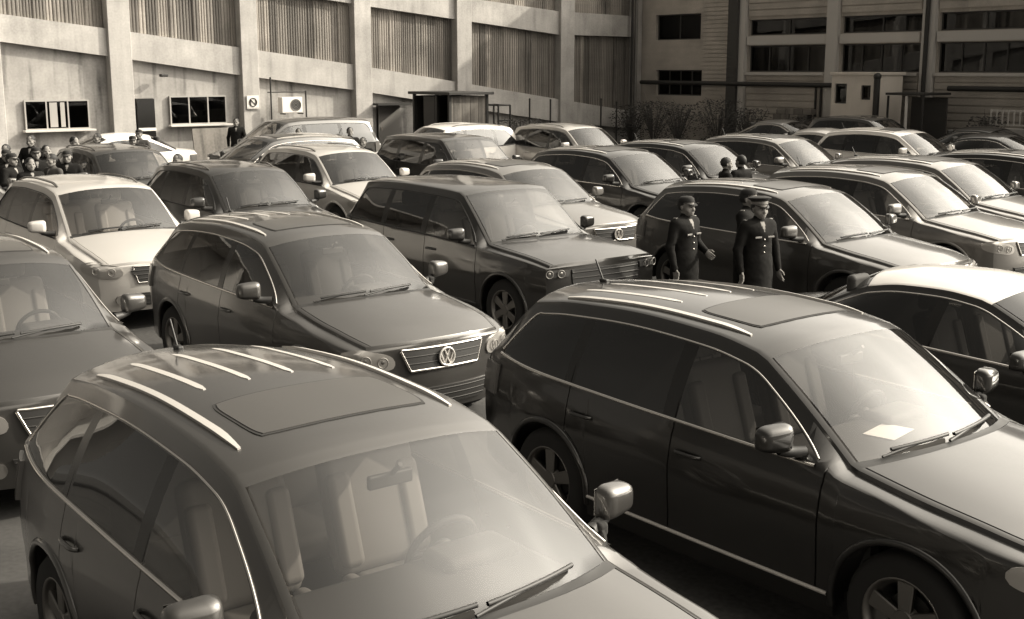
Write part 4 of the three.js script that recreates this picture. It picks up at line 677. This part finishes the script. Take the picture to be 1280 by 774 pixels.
// head: origin at the neck joint, face towards +Z
const HEAD = fieldMesh([
  { a: [0, 0.135, -0.012], b: [0, 0.15, 0.0], r: 0.088, s: [0.86, 1.08, 1.08] }, { a: [0, 0.06, 0.045], b: [0, 0.09, 0.04], r: 0.055, q: 0.064, s: [0.95, 1, 1] },
  { a: [0, 0.035, 0.07], b: [0, 0.04, 0.072], r: 0.024 }, { a: [0, 0.115, 0.092], b: [0, 0.085, 0.108], r: 0.009, q: 0.015, k: 0.014 }, { a: [-0.035, 0.132, 0.082], b: [0.035, 0.132, 0.082], r: 0.012, k: 0.016 },
  { a: [-0.05, 0.085, 0.055], b: [-0.05, 0.085, 0.055], r: 0.026 }, { a: [0.05, 0.085, 0.055], b: [0.05, 0.085, 0.055], r: 0.026 },
  { a: [-0.018, 0.058, 0.094], b: [0.018, 0.058, 0.094], r: 0.008, k: 0.01 },
  { a: [-0.031, 0.117, 0.098], b: [-0.031, 0.117, 0.1], r: 0.011, k: 0.01, cut: true }, { a: [0.031, 0.117, 0.098], b: [0.031, 0.117, 0.1], r: 0.011, k: 0.01, cut: true },
  { a: [-0.083, 0.12, -0.012], b: [-0.084, 0.095, -0.006], r: 0.016, q: 0.011, s: [0.5, 1, 1], k: 0.008 }, { a: [0.083, 0.12, -0.012], b: [0.084, 0.095, -0.006], r: 0.016, q: 0.011, s: [0.5, 1, 1], k: 0.008 },
  { a: [0, -0.06, -0.015], b: [0, 0.06, -0.008], r: 0.056, q: 0.052 },
], [0, 0.11, 0, 0.16, 0.2, 0.17], 64, (x, y, z) => (y < -0.03 ? CLOTH : Math.abs(Math.abs(x) - 0.031) < 0.011 && Math.abs(y - 0.117) < 0.007 && z > 0.07 ? HAIRC : Math.abs(y - 0.136) < 0.005 && Math.abs(Math.abs(x) - 0.034) < 0.018 && z > 0.07 ? HAIRC : Math.abs(y - 0.058) < 0.003 && Math.abs(x) < 0.022 && z > 0.08 ? C(0.16) : SKIN));
// right hand hanging: wrist at the origin, fingers down, thumb forward (+Z), palm towards -X
const HAND = (() => { const b = [{ a: [0, 0, 0], b: [0, -0.075, 0], r: 0.026, q: 0.034, s: [0.62, 1, 1.15] }];
  [[0.03, 0.07], [0.01, 0.078], [-0.01, 0.072], [-0.029, 0.056]].forEach(([z, l]) => { b.push({ a: [0, -0.08, z], b: [-0.01, -0.08 - l * 0.5, z * 1.05], r: 0.0098, q: 0.009, k: 0.006 }, { a: [-0.01, -0.08 - l * 0.5, z * 1.05], b: [-0.034, -0.08 - l * 0.95, z], r: 0.009, q: 0.0075, k: 0.004 }); });
  b.push({ a: [-0.005, -0.025, 0.026], b: [-0.016, -0.06, 0.055], r: 0.013, q: 0.011, k: 0.01 }, { a: [-0.016, -0.06, 0.055], b: [-0.026, -0.09, 0.057], r: 0.0105, q: 0.0085, k: 0.005 });
  return fieldMesh(b, [0, -0.075, 0.005, 0.1, 0.11, 0.09], 50, () => SKIN); })();
const bodyMat = new THREE.MeshPhysicalMaterial({ vertexColors: true, roughness: 0.9, specularIntensity: 0.25, color: 0xffffff });
const bodyCache = new Map();
// joints of a standing figure about 1.74 m tall facing +Z; o.arms gives elbow and wrist of each side, left (+X) and right (-X)
const POSES = {
  hang: { l: [[0.27, 1.15, -0.02], [0.27, 0.9, 0.06]], r: [[-0.27, 1.15, -0.02], [-0.27, 0.9, 0.06]], step: 0.03 },
  bent: { l: [[0.28, 1.17, -0.03], [0.16, 1.08, 0.2]], r: [[-0.27, 1.15, -0.02], [-0.27, 0.9, 0.06]], step: 0.05 },
  folded: { l: [[0.29, 1.18, 0.03], [0.05, 1.13, 0.22]], r: [[-0.29, 1.18, 0.03], [-0.05, 1.07, 0.22]], step: 0.02 },
  walk: { l: [[0.27, 1.16, 0.1], [0.25, 0.95, 0.24]], r: [[-0.27, 1.16, -0.12], [-0.27, 0.92, -0.1]], step: 0.2 },
};
function figure(pose, grey, coat) {
  const key = pose + grey + coat; if (bodyCache.has(key)) return bodyCache.get(key);
  const p = POSES[pose], cl = grey ? GREYC : CLOTH, s = p.step, B = [
    { a: [0, 0.97, 0], b: [0, 1.12, 0], r: 0.125, q: 0.125, s: [1.3, 1, 0.92], k: 0.06 }, { a: [0, 1.12, 0], b: [0, 1.33, 0.01], r: 0.125, q: 0.135, s: [1.35, 1, 0.9], k: 0.06 }, { a: [-0.12, 1.4, -0.01], b: [0.12, 1.4, -0.01], r: 0.085, k: 0.06 },
    { a: [0, 1.4, -0.01], b: [0, 1.52, 0.0], r: 0.08, q: 0.058, k: 0.04 }, { a: [0, 0.86, 0], b: [0, 0.98, 0], r: 0.14, q: 0.13, s: [1.28, 1, 0.98], k: 0.05 },
  ];
  if (coat) B.push({ a: [0, 1.0, 0], b: [0, 0.62, 0.01], r: 0.14, q: 0.155, s: [1.3, 1, 1], k: 0.05 }, { a: [-0.15, 1.42, -0.01], b: [0.15, 1.42, -0.01], r: 0.075, k: 0.05 });
  for (const e of [1, -1]) {
    const [el, wr] = e > 0 ? p.l : p.r, sh = [0.185 * e, 1.415, -0.01], f = s * e;
    B.push({ a: sh, b: el, r: 0.067, q: 0.052, k: 0.03 }, { a: el, b: wr, r: 0.053, q: 0.04, k: 0.02 });
    const hip = [0.095 * e, 0.9, 0], kn = [0.1 * e, 0.5, f * 0.6 + 0.02], an = [0.11 * e, 0.09, f - 0.02];
    B.push({ a: hip, b: kn, r: 0.098, q: 0.068, k: 0.03 }, { a: kn, b: an, r: 0.066, q: 0.05, k: 0.02 }, { a: [an[0], 0.055, an[2] - 0.03], b: [an[0] + 0.02 * e, 0.04, an[2] + 0.15], r: 0.05, q: 0.036, s: [0.9, 0.9, 1], k: 0.02 });
  }
  const list = [fieldMesh(B, [0, 0.8, 0.02, 0.46, 0.84, 0.42], 84, (x, y, z) => (y < 0.09 ? HAIRC : Math.abs(x) < (y - 1.36) * 0.3 && y > 1.36 && y < 1.47 && z > 0.02 ? C(0.25) : y < 0.86 ? CLOTH : cl), 0.005)];
  list.push(HEAD.clone().translate(0, 1.5, 0.01));
  for (const e of [1, -1]) { const [el, wr] = e > 0 ? p.l : p.r, h = HAND.clone(); if (e > 0) { h.scale(-1, 1, 1); const a = h.attributes.position.array, n = h.attributes.normal.array; for (let i = 0; i < a.length; i += 9) for (let k = 0; k < 3; k++) { [a[i + 3 + k], a[i + 6 + k]] = [a[i + 6 + k], a[i + 3 + k]]; [n[i + 3 + k], n[i + 6 + k]] = [n[i + 6 + k], n[i + 3 + k]]; } }
    h.applyQuaternion(new THREE.Quaternion().setFromUnitVectors(V(0, -1, 0), V(...wr).sub(V(...el)).normalize())); h.translate(...wr); list.push(h); }
  const g = mergeGeometries(list); bodyCache.set(key, g); return g;
}
const lathe = (pts, n = 28) => new THREE.LatheGeometry(pts.map(([r, y]) => new THREE.Vector2(r, y)), n);
const CAPS = {
  peaked: () => [['cap', [lathe([[0.001, 0.085], [0.09, 0.082], [0.135, 0.066], [0.138, 0.058], [0.1, 0.03], [0.098, -0.012], [0.09, -0.012]]).scale(0.95, 1, 1.08)], M.cloth], ['cap_band', [lathe([[0.1, -0.01], [0.1015, 0.02], [0.1005, 0.022]]).scale(0.95, 1, 1.08)], M.greySteel], ['visor', [visor()], M.glossBlack]],
  soft: () => [['cap', [lathe([[0.001, 0.062], [0.06, 0.056], [0.09, 0.03], [0.096, -0.012], [0.09, -0.014]]).scale(0.92, 1, 1.1)], M.cloth], ['visor', [visor()], M.cloth]],
  hair: () => [['hair', [hairGeo()], M.hair]],
};
function visor() { const s = new THREE.Shape(); s.absellipse(0, 0, 0.088, 0.15, 0, Math.PI, false); s.lineTo(-0.086, 0); s.absellipse(0, 0, 0.086, 0.1, Math.PI, 0, true); const g = new THREE.ExtrudeGeometry(s, { depth: 0.005, bevelEnabled: false, curveSegments: 14 }); g.rotateX(Math.PI / 2); g.rotateX(0.32); g.translate(0, -0.006, 0.004); return g; }
function hairGeo() { const g = new THREE.SphereGeometry(0.1, 22, 16), p = g.attributes.position; for (let i = 0; i < p.count; i++) { let x = p.getX(i), y = p.getY(i), z = p.getZ(i); if (z > 0.02) y = Math.max(y, 0.028 - (0.1 - z) * 0.35); y = Math.max(y, -0.075); const f = 1 + 0.05 * noise.noise(x * 30, y * 30, z * 30); p.setXYZ(i, x * 0.86 * f, y * 1.02 * f, z * 1.06 * f); } g.computeVertexNormals(); g.translate(0, 0, -0.01); return g; }
function person(x, z, turn, pose, head, label, group, h = 1.74, extra, grey = false) {
  const t = thing('person', label, 'person', [x, 0, z], turn, group); part(t, 'body', [figure(pose, grey, extra === 'uniform')], bodyMat);
  for (const [n, g, m] of CAPS[head]()) { const c = part(t, n, g, m); c.position.set(0, head === 'hair' ? 1.65 : 1.686, 0.006); if (head !== 'hair') c.rotation.x = -0.06; }
  if (head !== 'hair') { const c = part(t, 'hair', [hairGeo()], M.hair); c.position.set(0, 1.642, -0.003); c.scale.setScalar(0.965); }
  if (extra === 'uniform') { // light marks on the tunic
    part(t, 'shoulder_board', [bx(0.1, 0.012, 0.05, 0.15, 1.492, -0.01, 0.004)], M.greySteel); part(t, 'shoulder_board', [bx(0.1, 0.012, 0.05, -0.15, 1.492, -0.01, 0.004)], M.greySteel);
    part(t, 'badge', [bx(0.09, 0.02, 0.01, 0.09, 1.3, 0.136, 0.003)], M.greySteel); part(t, 'badge', [bx(0.09, 0.02, 0.01, -0.09, 1.3, 0.136, 0.003)], M.greySteel);
    part(t, 'belt', [lathe([[0.142, 1.02], [0.148, 1.03], [0.148, 1.06], [0.142, 1.07]]).scale(1.22, 1, 0.9)], M.rubber);
    for (let k = 0; k < 3; k++) part(t, 'button', [new THREE.SphereGeometry(0.011, 8, 6).translate(0, 1.12 + k * 0.075, 0.131)], M.chrome);
  }
  t.scale.setScalar(h / 1.74); return shade(t);
}
const OFF = 'officers beside the dark SUV', CREW = 'people gathered at the far left', DU = Math.PI / 2;
person(-10.15, -10.6, 1.7, 'bent', 'soft', 'officer in dark uniform and cap at the rear of the dark SUV, hand raised', OFF, 1.74, 'uniform');
person(-10.1, -11.65, 2.0, 'folded', 'soft', 'officer in dark cap standing behind the one with the light cap band', OFF, 1.77, 'uniform');
person(-9.45, -11.1, 1.35, 'hang', 'peaked', 'officer in peaked cap with light band, nearest of the three', OFF, 1.74, 'uniform');
person(-14.8, -16.45, 2.6, 'hang', 'hair', 'dark clothed person with face turned aside, left one of the couple between cars', 'couple between the cars', 1.68);
person(-14.8, -16.85, -1.6, 'hang', 'hair', 'dark haired person seen from behind, right one of the couple between cars', 'couple between the cars', 1.7);
person(-24.0, -6.75, 1.2, 'hang', 'soft', 'person in dark cap at the left end of the far left group', CREW, 1.74);
person(-24.2, -7.35, 1.4, 'bent', 'soft', 'person with broad dark cap and bent arm in the far left group', CREW, 1.75);
person(-23.1, -7.3, 0.3, 'hang', 'hair', 'dark haired person facing forward in front of the far left group', CREW, 1.68, null, true);
person(-25.0, -7.8, 1.5, 'folded', 'hair', 'person with round dark hair in the middle of the far left group', CREW, 1.73);
person(-27.2, -9.1, 1.9, 'bent', 'hair', 'person in dark coat reaching forward, standing alone right of the group', CREW, 1.76);
person(-23.2, -6.6, 2.2, 'folded', 'soft', 'person in cap turned away at the very left edge, before the others', CREW, 1.72);
person(-25.6, -7.2, 0.9, 'hang', 'hair', 'person at the back of the far left group, head just showing', CREW, 1.74);
person(-23.6, -7.75, 1.0, 'bent', 'soft', 'person in dark cap at the right end of the far left group', CREW, 1.7);
person(-27.6, -8.3, 0.8, 'folded', 'hair', 'tall dark figure standing apart behind the far left group', undefined, 1.8);
person(-22.6, -6.75, 1.6, 'hang', 'hair', 'dark haired person nearest the camera in the far left group', CREW, 1.66);
person(-28.2, -10.8, 1.3, 'bent', 'soft', 'person in dark cap bending by the white sedan front', undefined, 1.68);
person(-24.6, -14.9, 0.7, 'hang', 'hair', 'person between the silver SUV and the sideways dark one', undefined, 1.66);
person(-21.35, -9.0, 0.6, 'folded', 'hair', 'person in dark clothes standing at the bonnet of the dark grey SUV', undefined, 1.7);
person(-34.6, -16.5, 1.0, 'walk', 'hair', 'person walking past the end of the wall board by the van', undefined, 1.74);
person(-27.9, -16.5, 1.2, 'hang', 'hair', 'dark haired person between the van and the white roofed SUV', undefined, 1.72);
person(-29.4, -10.4, 0.4, 'hang', 'hair', 'person in dark clothes at the front of the white sedan', undefined, 1.7);
person(-30.6, -11.9, 0.8, 'bent', 'soft', 'person in pale top beside the door of the white sedan', undefined, 1.7, null, true);
person(-29.0, -15.6, 0.9, 'hang', 'hair', 'person standing before the side windows of the van', undefined, 1.68);

// ---------------------------------------------------------------- the parked cars
const ROWS = 'cars parked in rows on the lot';
const suvA = put(makeCar('touring', 'suv', PAINT.flake, 'dark SUV with five bright roof strips and sunroof, nearest and lowest in view', ROWS, { seat: M.seatLight, bolster: M.bolster }), -4.81, -2.74);
const cars = { A: suvA };
const touring = (key, label, p, x, z, swap) => (cars[key] = put(copyCar(suvA, 'suv', label, p, swap), x, z));
const darkSeats = [[M.seatLight, M.seatDark], [M.bolster, M.seatDark]];
touring('B', 'large black SUV with white paper on the dashboard, right of the nearest car', PAINT.deep, -4.97, -6.23, darkSeats);
touring('C', 'dark SUV with round grille badge facing out in the second row', PAINT.flakeMid, -10.97, -5.99, darkSeats);
touring('D', 'dark SUV cut by the left edge of the photo, left of the badged SUV', PAINT.flake, -11.09, -2.82);
cars.E = put(makeCar('crossover', 'suv', PAINT.pale, 'pale silver SUV with dark grille and papers behind its windscreen', ROWS, { seat: M.frameWhite }), -16.92, -5.92);
cars.F = put(copyCar(cars.E, 'suv', 'dark SUV with reflecting windscreen directly behind the badged SUV', PAINT.charcoal, [[M.frameWhite, M.seatDark]]), -18.36, -8.77);
cars.G = put(copyCar(cars.E, 'suv', 'silver SUV with a white door mirror, left of the dark boxy one', PAINT.pale, [[M.frameWhite, M.seatDark]]), -21.18, -12.25);
cars.H = put(makeCar('boxy', 'suv', PAINT.deepMid, 'square black SUV with flat roof, between the second row SUVs', ROWS), -12.98, -9.79);
touring('I', 'silver grey SUV with badge, nose showing behind the square black SUV', PAINT.grey, -15.93, -12.67, darkSeats);
touring('J', 'black SUV with bright reflections in front side window, behind the officers', PAINT.deep, -17.55, -16.53, darkSeats);
touring('K', 'dark SUV with three officers standing along its flank', PAINT.flakeMid, -10.57, -13.19, darkSeats);
touring('L', 'dark SUV with pale headlight next right of the officers\' SUV', PAINT.flakeLight, -11.27, -16.41, darkSeats);
touring('M', 'grey SUV with thin black spike at its bonnet, third along right of the officers', PAINT.flakeLight, -12.14, -19.08, darkSeats);
touring('N', 'black SUV whose bonnet the dark couple stands before', PAINT.deep, -18.2, -19.3, darkSeats);
touring('O', 'dark SUV with glaring windscreen, behind and right of the couple', PAINT.flakeLight, -18.56, -22.6, darkSeats);
touring('P', 'white SUV with dark side windows near the far right', PAINT.white, -18.73, -27.5, darkSeats);
touring('Q', 'black SUV cut by the right edge of the photo at mid height', PAINT.deep, -11.9, -21.9, darkSeats);
cars.X1 = put(copyCar(cars.E, 'suv', 'light silver SUV below the last bay of the sloping building', PAINT.silver, [[M.frameWhite, M.seatDark]]), -25.65, -22.4);
cars.Z1 = put(copyCar(cars.H, 'suv', 'dark square SUV in front of the white roofed one', PAINT.charcoal), -22.72, -16.27);
cars.AA = put(copyCar(cars.E, 'suv', 'dark grey SUV beside the group of people at far left', PAINT.graphite, [[M.frameWhite, M.seatDark]]), -24, -8.95);
cars.BB = put(copyCar(cars.E, 'suv', 'grey SUV mostly outside the photo at its left edge', PAINT.grey, [[M.frameWhite, M.seatDark]]), -23.6, -5.45);
touring('X2', 'dark SUV with bright pillar strip, parked sideways behind the silver SUV', PAINT.charcoal, -26.3, -13.4, darkSeats).rotation.y = -Math.PI / 2;
cars.Y1 = put(copyCar(cars.E, 'suv', 'white roofed SUV with bright side windows, sideways before the dark shed', PAINT.white, [[M.frameWhite, M.seatDark]]), -28.1, -19.6, -Math.PI / 2);
cars.van = put(makeCar('van', 'van', PAINT.brown, 'dark van with large side windows parked by the building', undefined), -31, -16.5, -Math.PI / 2);
cars.dark = put(makeCar('sedan', 'sedan', PAINT.charcoal, 'dark sedan with glare painted pale on its roof, right of the large black SUV', ROWS), -5.45, -9.74);

cars.white = cars.sedan = put(copyCar(cars.dark, 'sedan', 'white sedan parked sideways under the ground floor windows', PAINT.white), -33.2, -11.95, -Math.PI / 2);
cars.R = put(copyCar(cars.sedan, 'sedan', 'grey sedan farthest back left of the white booth', PAINT.grey), -27.4, -33.6);
cars.S = put(copyCar(cars.sedan, 'sedan', 'pale sedan half hidden by the white SUV', PAINT.silver), -22.6, -29.8);
cars.T = put(copyCar(cars.E, 'suv', 'dark SUV parked in front of the white booth', PAINT.brown, [[M.frameWhite, M.seatDark]]), -24, -33.6);
cars.U = put(copyCar(cars.sedan, 'sedan', 'grey sedan in front of the open shelter', PAINT.graphite), -20.2, -34.4);
cars.V = put(copyCar(cars.sedan, 'sedan', 'dark sedan with pale bonnet right of the white SUV', PAINT.charcoal), -17.9, -31);
cars.W = put(copyCar(cars.sedan, 'sedan', 'grey sedan at the far right below the white railing', PAINT.grey), -17, -35);

cars.dark.traverse((m) => { if (m.name === 'roof') m.material = PAINT.white; if (m.name === 'windscreen') m.material = M.tintGlass; });  // sky glare on the dark sedan roof is put into its paint colour
for (const [k, p] of [['R', PAINT.grey], ['S', PAINT.silver], ['U', PAINT.graphite], ['V', PAINT.charcoal], ['W', PAINT.grey], ['white', PAINT.white]]) cars[k].traverse((m) => { if (m.name === 'roof') m.material = p; });

// ---------------------------------------------------------------- small things on the cars
function ribbon(key, label, up) { // dark tape knotted round the stalk of a left door mirror
  const c = cars[key], t = thing('mirror_ribbon', label, 'ribbon', [c.position.x + 0.78, 1.11, c.position.z - 0.93], 0, 'black ribbons on door mirrors');
  part(t, 'knot', [new THREE.TorusGeometry(0.04, 0.016, 8, 14).rotateY(Math.PI / 2), bx(0.05, 0.07, 0.06, 0.03, 0.01, 0, 0.02)], M.cloth);
  const tail = (pts, w) => { const cu = new THREE.CatmullRomCurve3(pts.map((p) => V(...p))), pos = [], N = 14; const ps = cu.getPoints(N); for (let i = 0; i < N; i++) { const a = ps[i], b = ps[i + 1], wa = w * (1 - 0.3 * i / N), wb = w * (1 - 0.3 * (i + 1) / N), th = 0.002; for (const s of [1, -1]) { const q = [[a.x + s * th, a.y, a.z - wa], [b.x + s * th, b.y, b.z - wb], [b.x + s * th, b.y, b.z + wb], [a.x + s * th, a.y, a.z + wa]]; for (const k of s > 0 ? [0, 1, 2, 0, 2, 3] : [0, 2, 1, 0, 3, 2]) pos.push(...q[k]); } } const g = new THREE.BufferGeometry(); g.setAttribute('position', new THREE.Float32BufferAttribute(pos, 3)); g.computeVertexNormals(); return uvMetres(g); };
  part(t, 'tail', tail([[0.03, 0, 0], [0.06, -0.06, 0.02], [0.07, -0.16, 0.03], [0.1, -0.27, 0.02]], 0.009), M.cloth);
  part(t, 'tail', tail([[0.03, 0.02, 0], [0.09, 0.0, 0.03], [0.14, -0.05, 0.07], [0.2, -0.075, 0.1]], 0.009), M.cloth);
  if (up) part(t, 'tail', tail([[0.02, 0.02, 0], [0.04, 0.1, 0.0], [0.02, 0.2, -0.02], [0.03, 0.28, -0.02]], 0.008), M.cloth);
  shade(t);
}
ribbon('A', 'black ribbon knotted on the bright mirror of the nearest SUV');
ribbon('B', 'black ribbon on the far mirror of the large black SUV');
ribbon('C', 'black ribbon on the bright mirror of the badged second row SUV');
ribbon('K', 'black ribbon on the far mirror of the SUV behind the officers', true);
ribbon('L', 'black ribbon on the far mirror of the SUV with the pale headlight');
ribbon('M', 'black ribbon standing up at the bonnet of the third grey SUV', true);
function paper(key, dx, dz, w, d, label, turn = 0.2) {
  const c = cars[key], t = part(scene, numbered('paper_sheet'), [bx(d, 0.003, w)], M.paper); t.position.set(c.position.x + dx, dashTop(c) + 0.004, c.position.z + dz); t.rotation.y = turn; tag(t, label, 'paper', 'papers on dashboards'); shade(t);
}
const dashTop = (c) => SHAPE_OF.get(c).sp.cabin.dash + 0.112;
paper('B', 0.72, -0.05, 0.3, 0.2, 'white sheet of paper lying behind the windscreen of the large black SUV');
paper('H', 0.7, 0.2, 0.22, 0.16, 'small white card behind the windscreen of the square black SUV');
paper('E', 0.6, -0.1, 0.4, 0.24, 'white papers behind the windscreen of the pale silver SUV');
renderer.render(scene, camera);
